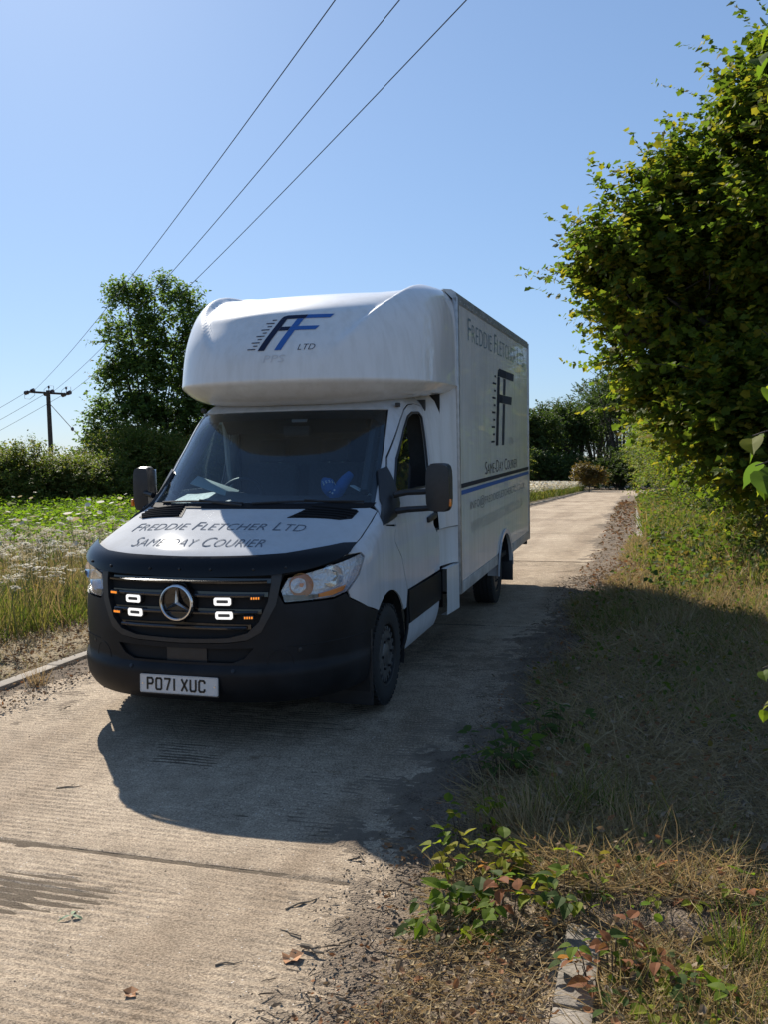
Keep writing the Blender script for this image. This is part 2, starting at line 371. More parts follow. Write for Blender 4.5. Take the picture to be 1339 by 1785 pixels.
# crumbs of leaf mould lying over the road edge
def mould(name, x0, x1, y0, y1, f, side, dx=.022, dy=.03):
    X, Y, F = grid(np.arange(x0, x1, dx), np.arange(y0, y1, dy)); P = np.stack([X, Y, 0*X], -1)
    h = f(X, Y, P)
    z = zr(Y)+np.clip(h, -.03, .14)
    keep = (h[F] > -.012).any(1); X = X+xs(Y)
    o = amesh(name, np.stack([X, Y, z], -1), F[keep], M_dirt, smooth=True)
    at_ = o.data.attributes.new('thick', 'FLOAT', 'POINT'); at_.data.foreach_set('value', np.clip((h+.004)/.016, 0, 1).astype(np.float32))
    return tag(o, kind='stuff')
def mr(X, Y, P):
    ed = 1.60+.14*noise3(P, .9)+.09*noise3(P, 3.3, 1)+.04*noise3(P, 11, 2)
    ed = ed+.12*np.exp(-((Y-4.5)/1.2)**2)-.12*np.exp(-((Y-7.5)/.8)**2)-.12*sstep(10, 25, Y)-.15*sstep(1.2, -.4, Y)*sstep(-1.7, -.8, Y)
    d = X-ed
    return .030*sstep(-.10, .5, d)-.007+(.007*noise3(P, 9, 3)+.006*noise3(P, 24, 2))*sstep(-.22, .05, d)-.02*(d < -.3)
def mound(X, Y, P):
    h = mr(X, Y, P); h = np.where((X > 2.40+.02*noise3(P, 6, 1)) & (Y < -1.62+.06*noise3(P, 5, 2)), -.04, h); w = sstep(-1.80, -1.50, Y+.15*noise3(P, 2, 1)-.25*(X-2.5))*sstep(7.2, 5.6, Y+.5*noise3(P, 1, 2))
    return h+.060*sstep(2.0, 2.40, X)*w*(1+.25*noise3(P, 4, 1))*sstep(3.3, 2.85, X)
mould('leaf_mould', 1.05, 3.25, -3.2, 9, mound, 1)
mould('leaf_mould', .9, 2.47, 9, 60, mr, 1, .06, .16)
def ml_(X, Y, P):
    ed = -1.72+.10*noise3(P, 1.3, 2)+.06*noise3(P, 5, 1)
    return .03*sstep(-.15, .2, ed-X)-.008+.006*noise3(P, 12, 3)
mould('leaf_mould', -1.93, -1.2, -2, 9, ml_, -1)
mould('leaf_mould', -1.93, -1.4, 9, 60, ml_, -1, .06, .16)

# brown silt lying in the deeper grooves of the tamped finish
X, Y, F = grid(np.arange(LK+.03, RK-.03, .035), np.arange(-3.3, 7.9, .035)); P = np.stack([X, Y, 0*X], -1)
hz0 = -.0088+.0020*noise3(P, .9, 2)+.0016*noise3(P, 4, 1)+.0012*noise3(P, 14, 3)+.0040*np.exp(-((X-.28)/.30)**2-((Y+1.84)/.13)**2)
M_silt = soil_mat('groove_silt', [(.07, .053, .036), (.13, .10, .07), (.20, .16, .115)], 6, .8)
tag(amesh('groove_silt', np.stack([X+xs(Y), Y, zr(Y)+hz0], -1), F, M_silt, smooth=True), 'brown silt settled in the grooves of the concrete', kind='stuff')
# ---------------------------------------------------------------- the box van
M_white = pm('white_paint', (.52, .53, .545), .6, coat=.6, spec=0, noise=(2.2, .05), streak=.10, coatr=.06)
M_bonnet = pm('bonnet_paint', (.50, .51, .525), .6, coat=.03, spec=0, noise=(2.2, .05), streak=.06, coatr=.10)
M_matte = pm('matte_black_plastic', (.016, .016, .018), .75, spec=.12)
M_box = pm('white_panel', (.62, .62, .605), .40, coat=.35, spec=.3, noise=(1.3, .06), streak=.13)
M_pod = pm('white_gelcoat', (.68, .68, .675), .5, coat=.8, spec=.2, noise=(1.6, .05), streak=.09)
M_grime = pm('grimy_white', (.40, .38, .35), .6, noise=(7, .25))
M_alu = pm('aluminium_trim', (.45, .45, .45), .42, metal=.8, noise=(14, .2))
M_black = pm('black_plastic', (.018, .018, .020), .42, noise=(30, .2))
M_bump = pm('dark_grey_plastic', (.012, .0125, .0145), .5, spec=.22, noise=(5, .38), bump=(700, .15, .001))
M_gloss = pm('gloss_black', (.008, .008, .009), .14, coat=.5)
M_mesh = pm('black_mesh', (.008, .008, .008), .6)
M_dark = pm('dark_underside', (.012, .012, .013), .8)
M_gap = pm('panel_gap', (.01, .01, .011), .9)
M_chrome = pm('chrome', (.75, .75, .76), .10, metal=1)
M_refl = pm('lamp_reflector', (.72, .73, .76), .22, metal=.55, bump=(38, .9, .02))
M_warm = pm('reflector_painted_glow', (.80, .50, .24), .2, metal=.7)  # orange reflection of the indicator painted into the metal colour
M_star = pm('satin_chrome', (.62, .63, .65), .22, metal=1)
M_tyre = pm('tyre_rubber', (.016, .016, .016), .8, noise=(30, .3), bump=(120, .2, .002))
M_rim = pm('wheel_silver', (.11, .11, .11), .45, metal=.6, noise=(20, .3))
M_steel = pm('black_steel', (.02, .02, .02), .5, metal=.3)
M_ws = glassmat('windscreen_glass', (.74, .82, .86), 1.0, 1.5, dirty=0)
M_sg = glassmat('side_glass', (.80, .84, .84), 1.0, 1.5)
M_lens = glassmat('lamp_lens', (.93, .94, .95), .9, 1.45)
M_amber = pm('amber_lens', (.75, .20, .02), .2, coat=.6)
M_amblit = pm('amber_led_lit', (.5, .16, .02), .3, emit=((1, .30, .03), .55))
M_ledlit = pm('white_led_lit', (.6, .6, .6), .3, emit=((1, .97, .92), .55))
M_navy = pm('navy_vinyl', (.010, .016, .045), .5, spec=.2)
M_blue = pm('blue_vinyl', (.035, .12, .36), .5, spec=.2)
M_teal = pm('blue_grey_vinyl', (.15, .23, .29), .35, coat=.4)
M_fade = pm('faded_grey_vinyl', (.43, .43, .42), .4)
M_gray = pm('grey_vinyl', (.12, .13, .15), .5)
M_hoodtx = pm('charcoal_vinyl', (.13, .148, .18), .7, spec=0)
M_plate = pm('plate_white', (.62, .60, .58), .35, coat=.3)
M_chr = pm('plate_black', (.008, .008, .008), .4)
M_dash = pm('dash_plastic', (.05, .052, .055), .6, noise=(40, .15))
M_seat = pm('seat_cloth', (.035, .037, .042), .9, noise=(60, .3))
M_trim = pm('pale_trim', (.45, .47, .44), .7)

van = tag(empty('box_van', (0, 0, -.018), (.018, 0, 0)),
          'white box van with rounded pod over the cab, parked facing us on the concrete road', 'van')
def child(name, parent=van): return empty(name, parent=parent)

# ---- skin of the cab: nose, bonnet, windscreen and doors as one smooth surface S(u, z)
_T = np.array([
 (.20,.18,.90,.66),(.28,.06,.955,.70),(.36,.012,.985,.73),(.455,.0,.995,.75),(.475,.006,.995,.75),(.50,.030,.992,.75),(.60,.032,.995,.75),(.75,.035,.997,.75),(.90,.05,.997,.75),
 (1.0,.065,.996,.75),(1.07,.085,.994,.74),(1.11,.12,.990,.72),(1.15,.20,.987,.70),(1.21,.38,.982,.66),(1.29,.66,.970,.60),(1.37,.97,.958,.50),
 (1.43,1.06,.945,.48),(1.75,1.405,.90,.44),(2.07,1.76,.845,.40),(2.13,1.88,.81,.38),(2.18,2.05,.75,.36),(2.22,2.35,.62,.34)])
def _pchip(x, y):
    h = np.diff(x); d = np.diff(y)/h; m = np.zeros(len(x))
    for i in range(1, len(x)-1):
        if d[i-1]*d[i] > 0:
            w1 = 2*h[i]+h[i-1]; w2 = h[i]+2*h[i-1]; m[i] = (w1+w2)/(w1/d[i-1]+w2/d[i])
    m[0] = d[0]; m[-1] = d[-1]
    def f(q):
        q = np.clip(q, x[0], x[-1]); i = np.clip(np.searchsorted(x, q)-1, 0, len(x)-2); t = (q-x[i])/h[i]
        return (2*t**3-3*t*t+1)*y[i]+(t**3-2*t*t+t)*h[i]*m[i]+(-2*t**3+3*t*t)*y[i+1]+(t**3-t*t)*h[i]*m[i+1]
    return f
fY, fW, fD = (_pchip(_T[:, 0], _T[:, k]) for k in (1, 2, 3)); NX = 2.6
def S(u, z):
    u = np.asarray(u, float); z = np.asarray(z, float); a = np.abs(u); t = np.minimum(a, 1)*np.pi/2
    return np.stack([np.sign(u)*fW(z)*np.sin(t)**(2/NX), fY(z)+fD(z)*(1-np.cos(t))+np.maximum(a-1, 0), z+0*u], -1)
def ux(X, z): return float(np.sign(X)*np.arcsin(np.clip(np.abs(X)/fW(z), 0, 1)**(NX/2))/(np.pi/2))
def uy(Y, z):
    q = float((Y-fY(z))/fD(z))
    return math.acos(max(0, 1-q))/(math.pi/2) if q < 1 else 1+max(Y-float(fY(z)+fD(z)), 0)
def FX(X, z): return (ux(X, z), z)
def FY(Y, z): return (uy(Y, z), z)
def nrm(mapf, u, z):
    e = .012; a = mapf(u+e, z)-mapf(u-e, z); b = mapf(u, z+e*.5)-mapf(u, z-e*.5)
    n = np.cross(a, b); return n/np.maximum(np.linalg.norm(n, axis=-1), 1e-9)[..., None]
def dens(loop, st):
    out = []
    for i, p in enumerate(loop):
        q = loop[(i+1) % len(loop)]; k = max(1, int(math.hypot((q[0]-p[0])/st[0], (q[1]-p[1])/st[1])))
        out += [(p[0]+(q[0]-p[0])*j/k, p[1]+(q[1]-p[1])*j/k) for j in range(k)]
    return out
def inside(px, py, loop):
    c = np.zeros(len(px), bool); L = np.asarray(loop); n = len(L)
    for i in range(n):
        (x1, y1), (x2, y2) = L[i], L[(i+1) % n]
        if y1 == y2: continue
        k = ((y1 > py) != (y2 > py)) & (px < (x2-x1)*(py-y1)/(y2-y1)+x1); c ^= k
    return c
def panel(name, loops, mat, parent=van, mapf=S, st=(.05, .03), thick=.012, off=0.0, ang=40, flip=False):
    """a skin panel cut to outline loops[0] with holes loops[1:], mapped on a surface, with edge thickness"""
    loops = [dens(l, st) for l in loops]
    A = np.array(loops[0]); x0, y0 = A.min(0); x1, y1 = A.max(0)
    gx, gy = np.meshgrid(np.arange(x0+st[0]/2, x1, st[0]), np.arange(y0+st[1]/2, y1, st[1])); gx = gx.ravel(); gy = gy.ravel()
    ok = inside(gx, gy, loops[0])
    for h in loops[1:]: ok &= ~inside(gx, gy, h)
    bd = np.array([p for l in loops for p in l])
    if len(gx):
        d = np.min(((gx[:, None]-bd[None, :, 0])/st[0])**2+((gy[:, None]-bd[None, :, 1])/st[1])**2, 1); ok &= d > .2
    pts = [Vector(p) for l in loops for p in l]+[Vector((a, b)) for a, b in zip(gx[ok], gy[ok])]
    ed = []; b = 0
    for l in loops:
        n = len(l); ed += [(b+i, b+(i+1) % n) for i in range(n)]; b += n
    ov, oe, of = geometry.delaunay_2d_cdt(pts, ed, [], 4 if len(loops) > 1 else 1, 1e-6)[:3]
    q = np.array([(p.x, p.y) for p in ov])
    ctr = np.array([q[list(f)].mean(0) for f in of]); kp = inside(ctr[:, 0], ctr[:, 1], loops[0])
    for h in loops[1:]: kp &= ~inside(ctr[:, 0], ctr[:, 1], h)
    of = [f for f, k_ in zip(of, kp) if k_]; V = mapf(q[:, 0], q[:, 1]); n_ = nrm(mapf, q[:, 0], q[:, 1])
    if flip: n_ = -n_
    T = V+n_*off; B = T-n_*thick; n = len(T); F = [tuple(f) for f in of]
    cnt = {}
    for f in F:
        for i in range(len(f)):
            e = (f[i], f[(i+1) % len(f)]); cnt[tuple(sorted(e))] = cnt.get(tuple(sorted(e)), 0)+1
    m = MB(); m.add(np.concatenate([T, B]), F+[tuple(n+i for i in reversed(f)) for f in F]+[(a, b_, b_+n, a+n) for (a, b_), c in cnt.items() if c == 1])
    return m.build(name, mat, parent, ang)
def mir(loop): return [(-a, b) for a, b in loop][::-1]
def sym(right): return right+[(-a, b) for a, b in right[::-1] if abs(a) > 1e-6]
def flatmap(o, a, b):
    o, a, b = np.array(o, float), np.array(a, float), np.array(b, float)
    return lambda u, v: o+np.asarray(u)[..., None]*a+np.asarray(v)[..., None]*b

# ---- lettering
def text_mesh(txt, small=True):
    c = bpy.data.curves.new('lettering', 'FONT'); c.body = txt; c.resolution_u = 3; c.offset = -.011
    if small:
        c.small_caps_scale = .80
        for i, ch in enumerate(txt):
            if ch.islower(): c.body_format[i].use_small_caps = True
    o = bpy.data.objects.new('lettering', c); me = o.to_mesh()
    V = np.array([v.co[:] for v in me.vertices]); F = [tuple(p.vertices) for p in me.polygons]
    o.to_mesh_clear(); bpy.data.objects.remove(o); bpy.data.curves.remove(c)
    return V[:, :2], F
def split2(V, F, maxl):
    """split long triangles so that lettering can follow a curved surface"""
    bm = bmesh.new(); vs_ = [bm.verts.new((a, b, 0)) for a, b in V]
    for f in F:
        try: bm.faces.new([vs_[i] for i in f])
        except ValueError: pass
    x0, y0 = V.min(0); x1, y1 = V.max(0)
    for x in np.arange(x0+maxl, x1, maxl):
        bmesh.ops.bisect_plane(bm, geom=bm.verts[:]+bm.edges[:]+bm.faces[:], plane_co=(x, 0, 0), plane_no=(1, 0, 0))
    for y in np.arange(y0+maxl, y1, maxl):
        bmesh.ops.bisect_plane(bm, geom=bm.verts[:]+bm.edges[:]+bm.faces[:], plane_co=(0, y, 0), plane_no=(0, 1, 0))
    bm.verts.index_update(); V2 = np.array([v.co[:2] for v in bm.verts]); F2 = [[v.index for v in f.verts] for f in bm.faces]; bm.free()
    return V2, F2
def lettering(name, txt, w, h, fn, mat, parent, small=True, thin=0, maxl=None):
    """fn maps (a, b) in 0..w, 0..h to 3-D"""
    V, F = text_mesh(txt, small); V = V-V.min(0); V = V/V.max(0)*np.array([w, h])
    if maxl: V, F = split2(V, F, maxl)
    m = MB(); m.add(fn(V[:, 0], V[:, 1]), F); o = m.build(name, mat, parent, None, False); return o

# ---- body panels
body = child('cab_body')
shell = sym([(0, .52), FX(.6, .52), FX(.9, .72), FY(.66, .72), FY(.80, .80), FY(1.12, .84), FY(1.45, .78), FY(1.62, .55), FY(1.66, .34), FY(2.64, .34), FY(2.64, 1.30),
             FY(1.4, 1.30), FX(.9, 1.33), FX(.5, 1.345), (0, 1.35)])
HL = [FX(.625, .872), FX(.605, .94), FX(.64, 1.012), FX(.80, 1.052), FX(.955, 1.112), FX(.968, 1.085), FX(.955, .985), FX(.915, .90), FX(.86, .877)]
HLi = [FX(.60, .855), FX(.585, .94), FX(.62, 1.03), FX(.80, 1.07), FX(.975, 1.13), FX(.978, 1.085), FX(.97, .98), FX(.93, .885), FX(.86, .86)]
panel('inner_shell', [shell, HLi, mir(HLi)], M_gap, body, off=-.028, thick=.004, st=(.06, .04))
ARC = [(1.12+.452*math.cos(t), .345+.452*math.sin(t)) for t in np.linspace(R(126), R(34), 14)]
bot = [(0, .275), FX(.55, .272), FX(.85, .28), FY(.66, .30)]
arcb = [FY(1.12+.47*math.cos(t), .345+.47*math.sin(t)) for t in np.linspace(R(188), R(129), 7)]
gout = [FX(.60, 1.0), FX(.58, .86), FX(.50, .70), FX(.42, .655), FX(.30, .64), (0, .632)]
btop = [FY(.66, .765), FX(.925, .85), FX(.91, .888), FX(.86, .864), FX(.622, .860), FX(.59, .92), FX(.578, .86), FX(.497, .70), FX(.415, .652), FX(.30, .636), (0, .628)]
intake = [(0, .518), FX(.33, .518), FX(.40, .545), FX(.455, .607), (0, .600)]
bumper = panel('front_bumper', [sym(bot+arcb+btop), sym(intake)], M_bump, off=.004, st=(.035, .022))
panel('bumper_mesh', [sym([(0, .50), FX(.42, .50), FX(.50, .62), (0, .62)])], M_mesh, bumper, off=-.05, thick=.006)
mb = MB()
for z in (.53, .545, .56, .575, .59): mb.tube([S(u, z)+np.array([0, .035, 0]) for u in np.linspace(-.24, .24, 13)], .0035, 5)
mb.build('intake_bars', M_black, bumper)
panel('sensor_block', [[(-.035, .512), (.06, .512), (.06, .604), (-.035, .604)]], M_black, bumper, off=-.018, thick=.03)
# two shallow tow-eye creases in the bumper
for s in (1, -1):
    mb = MB(); mb.tube([S(s*ux(.60+.07*math.cos(t), .55), .50+.09*math.sin(t))+np.array([0, -.004, 0]) for t in np.linspace(0, math.pi, 14)], .003, 5); mb.build('moulded_crease', M_bump, bumper)
for X, z in ((.70, .585), (-.70, .585), (.34, .475), (-.34, .475)):
    u = ux(X, z); p = S(u, z); n = nrm(S, np.array([u]), np.array([z]))[0]
    m = MB(); m.tube([p+n*.002, p+n*.007, p+n*.008], [.013, .012, .008], 14); m.build('parking_sensor', M_black, bumper)
for s in (1, -1):
    m = MB(); m.tube([S(s*uy(Y, .612), .612+.02*(Y-.3))+np.array([s*.003, -.003, 0]) for Y in np.linspace(.16, .64, 16)], .0035, 5); m.build('bumper_seam', M_gap, bumper)
# grille
gr = child('grille')
gin = [(0, .658), FX(.30, .668), FX(.42, .698), FX(.485, .76), FX(.535, .88), FX(.55, .985), FX(.548, 1.035), (0, 1.028)]
panel('grille_back', [sym([(0, .64), FX(.45, .66), FX(.58, .88), FX(.6, 1.05), (0, 1.05)])], M_mesh, gr, off=-.065, thick=.006)
gsur = [(0, .634), FX(.30, .642), FX(.418, .657), FX(.498, .702), FX(.578, .86), FX(.602, 1.0), FX(.605, 1.055), (0, 1.05)]
panel('grille_surround', [sym(gsur), sym(gin)], M_black, gr, off=.012, thick=.06, st=(.03, .02))
for i, (z, w) in enumerate(((1.005, .548), (.925, .535), (.825, .50), (.735, .44))):
    panel('slat', [sym([(0, z-.017), FX(w, z-.017), FX(w, z+.010), (0, z+.020)])], M_gloss, gr, off=-.012, thick=.03, st=(.03, .014))
    mb = MB(); mb.tube([S(u, z-.008)+np.array([0, -.004, 0]) for u in np.linspace(-ux(w-.02, z), ux(w-.02, z), 31)], [.0105]*31, 6); mb.build('slat_lip', M_gloss, gr)
# badge: a ring with a three pointed star
bd = child('badge', gr); bc = np.array(S(0, .875))+np.array([-.012, -.022, 0])
mb = MB(); mb.lathe([(.020, 0.001), (.010, .105), (-.004, .118), (.02, .122), (.05, .118)], (bc[0], bc[1], bc[2]), 'Y', 48); mb.build('badge_disc', M_gloss, bd)
mb = MB(); mb.lathe([(-.014, .094), (-.020, .099), (-.018, .106), (-.008, .111), (.004, .109), (.004, .096)], tuple(bc), 'Y', 56, closed=True); mb.build('badge_ring', M_star, bd)
mb = MB()
for k in range(3):
    t = R(90+120*k); d = np.array([math.cos(t), 0, math.sin(t)]); n = np.array([-math.sin(t), 0, math.cos(t)]); c = bc+np.array([0, -.004, 0])
    r1 = .014; a1 = c+r1*(d*math.cos(R(60))+n*math.sin(R(60))); a2 = c+r1*(d*math.cos(R(60))-n*math.sin(R(60))); tip = c+d*.0985
    top = c+np.array([0, -.020, 0])
    mb.add([a1, tip, a2, top], [(0, 1, 3), (1, 2, 3), (0, 3, 2)])
mb.build('badge_star', M_star, bd, ang=5)
# strobe lamps in the grille
def strobe(X, z, w, h):
    u = ux(X, z); p = S(u, z); n = nrm(S, np.array([u]), np.array([z]))[0]; n = np.array([n[0], n[1], 0]); n /= np.linalg.norm(n)
    a = np.cross(n, (0, 0, 1)); a = -a if a[0] < 0 else a
    fn = flatmap(p+n*.014, a, (0, 0, 1)); o = child('strobe_lamp', gr)
    out = [(w/2*sx*(1 if k else .86), h/2*sy*(.62 if k else 1)) for sx, sy, k in ((-1, -1, 1), (-1, -1, 0), (1, -1, 0), (1, -1, 1), (1, 1, 1), (1, 1, 0), (-1, 1, 0), (-1, 1, 1))]
    panel('lamp_case', [[(x*1.12, y*1.18) for x, y in out]], M_black, o, fn, (.05, .05), .03, -.004)
    panel('led_ring', [out, [(x*.70, y*.42) for x, y in out]], M_ledlit, o, fn, (.05, .05), .008, .004)
    panel('lamp_face', [[(x*.68, y*.40) for x, y in out]], M_rim, o, fn, (.05, .05), .006, .003)
for X in (.275, -.325):
    strobe(X, .886, .105, .046); strobe(X+(.012 if X > 0 else .018), .805, .105, .046)
def amber(X, z):
    u = ux(X, z); p = S(u, z); o = child('amber_lamp', gr)
    n = nrm(S, np.array([u]), np.array([z]))[0]; n = np.array([n[0], n[1], 0]); n /= np.linalg.norm(n); a = np.cross(n, (0, 0, 1)); a = -a if a[0] < 0 else a
    M_ = Matrix((a, -n, (0, 0, 1))).transposed()
    mb = MB(); mb.box(Vector(p+n*.006), (.066, .03, .026), M_, .006); mb.build('lamp_case', M_black, o)
    mb = MB()
    for k in range(4): mb.box(Vector(p+n*.022+a*(-.021+.014*k)), (.008, .008, .013), M_, .002)
    mb.build('amber_led', M_amblit, o)
for X, z in ((.465, .905), (.43, .792), (-.475, .915), (-.445, .80)): amber(X, z)

# bonnet, its wind deflector and its vents
HOOD = [(0, 1.068), FX(.55, 1.078), FX(.80, 1.083), FX(.90, 1.118), FX(.918, 1.2), FX(.912, 1.28), FX(.90, 1.335), FX(.85, 1.356), FX(.5, 1.362), (0, 1.364)]
hood = panel('bonnet', [sym(HOOD)], M_bonnet, st=(.026, .006), ang=50)
HOODC = None
def hood_z(X, Y):
    lo = np.full(np.shape(X), 1.06); hi = np.full(np.shape(X), 1.40)
    for _ in range(36):
        mid = (lo+hi)/2; q = np.clip(np.abs(X)/fW(mid), 0, .9999)**NX; y = fY(mid)+fD(mid)*(1-np.sqrt(1-q))
        lo = np.where(y < Y, mid, lo); hi = np.where(y < Y, hi, mid)
    return (lo+hi)/2
def on_hood(X, Y, h=.003):
    X = np.asarray(X, float); Y = np.asarray(Y, float); z = hood_z(X, Y); e = .01
    n = np.stack([-(hood_z(X+e, Y)-hood_z(X-e, Y))/(2*e), -(hood_z(X, Y+e)-hood_z(X, Y-e))/(2*e), np.ones_like(X)], -1)
    n /= np.linalg.norm(n, axis=-1)[..., None]
    return np.stack([X, Y, z], -1)+n*h
DEF = [(0, 1.022), FX(.55, 1.032), FX(.72, 1.052), FX(.86, 1.09), FX(.905, 1.118), FX(.915, 1.160), FX(.86, 1.163), FX(.74, 1.146), FX(.60, 1.128), FX(.4, 1.121), (0, 1.116)]
dfl = panel('bonnet_deflector', [sym(DEF)], pm('smoked_acrylic', (.004, .004, .005), .22, spec=.28), off=.034, thick=.006, st=(.03, .012))
for X in (-.70, -.50, -.2, 0, .2, .45, .62):
    z = 1.062+.05*max(0, abs(X)-.5); u = ux(X, z); p = S(u, z); n = nrm(S, np.array([u]), np.array([z]))[0]
    mb = MB(); mb.tube([p+n*.030, p+n*.040, p+n*.043], [.008, .008, .004], 10); mb.build('screw', M_steel, dfl)
for s in (1, -1):
    mb = MB()
    V_ = [(.39, .80), (.46, 1.0), (.80, 1.075), (.80, .93), (.74, .87)] if True else 0
    loop = [(s*a, b) for a, b in V_]; loop = loop if s > 0 else loop[::-1]
    v = panel('scuttle_vent', [loop], M_matte, mapf=lambda a, b: on_hood(a, b, 0), st=(.03, .02), thick=.006, off=.004)
    for k in range(5):
        b0 = .83+.045*k; xa_ = .40+.35*max(0, (b0-.80))/.2*.18; xb = .735+.06*min(1, k/2)
        mb = MB(); mb.tube([on_hood(np.array([s*x]), np.array([b0+.12*(x-.4)]), .010)[0] for x in np.linspace(xa_+.02, xb, 9)], .0085, 6)
        mb.build('louvre', M_matte, v)
lettering('bonnet_lettering', 'Freddie Fletcher Ltd', 1.24, .135, lambda a, b: on_hood(-.66+a, .545+b+.05*np.abs((a-.62)/.62)**2, .003), M_hoodtx, hood, maxl=.03)
lettering('bonnet_lettering', 'Same day Courier', .92, .135, lambda a, b: on_hood(-.50+a, .285+b+.06*np.abs((a-.46)/.62)**2, .003), M_hoodtx, hood, maxl=.03)

# headlamps
for s in (1, -1):
    lp = HL if s > 0 else mir(HL); h = child('headlamp')
    panel('lamp_housing', [lp], M_refl, h, off=-.05, thick=.004, st=(.04, .03))
    # side walls of the bowl
    L1 = np.array([S(a, b) for a, b in dens(lp, (.04, .03))]); nn = np.array([nrm(S, np.array([a]), np.array([b]))[0] for a, b in dens(lp, (.04, .03))])
    k = len(L1); m = MB(); m.add(np.concatenate([L1-nn*.004, L1-nn*.052]), [(i, (i+1) % k, k+(i+1) % k, k+i) for i in range(k)]); m.build('bowl_wall', M_refl, h, None)
    for X, z, r in ((.705, .965, .062), (.85, 1.005, .058)):
        u = s*ux(X, z); p = S(u, z); n = np.array([s*.25, -.96, .08]); n /= np.linalg.norm(n); c = p-n*.047
        ax = Vector(n).to_track_quat('Z', 'Y').to_matrix()
        m = MB(); prof = [(-.02, .014), (-.016, .030), (-.004, r*.72), (.012, r*1.02), (.026, r*1.18)]
        vs_ = []; fs = []; nn_ = 28
        for a_, r_ in prof:
            for q in range(nn_): vs_.append(Vector(c)+ax @ Vector((r_*math.cos(6.2832*q/nn_), r_*math.sin(6.2832*q/nn_), a_)))
        for i in range(len(prof)-1):
            for q in range(nn_): fs.append((i*nn_+q, i*nn_+(q+1) % nn_, (i+1)*nn_+(q+1) % nn_, (i+1)*nn_+q))
        m.add(vs_, fs); m.build('reflector', M_warm if X < .8 and s > 0 else M_chrome, h)
        m = MB(); m.tube([Vector(c), Vector(c)+Vector(n)*.03], [.014, .012], 12); m.build('bulb', M_amber if X < .8 and s > 0 else M_lens, h)
    ind = [FX(.80, .884), FX(.86, .886), FX(.908, .905), FX(.92, .935), FX(.86, .918), FX(.80, .904)]
    low_ = [FX(.632, .878), FX(.72, .878), FX(.795, .882), FX(.795, .902), FX(.70, .905), FX(.618, .915)]
    panel('lamp_strip', [low_ if s > 0 else mir(low_)], M_rim, h, off=-.018, thick=.02, st=(.03, .02))
    panel('indicator', [ind if s > 0 else mir(ind)], M_amber, h, off=-.02, thick=.02, st=(.03, .02))
    panel('lens', [lp], M_lens, h, off=.004, thick=.004, st=(.03, .02))

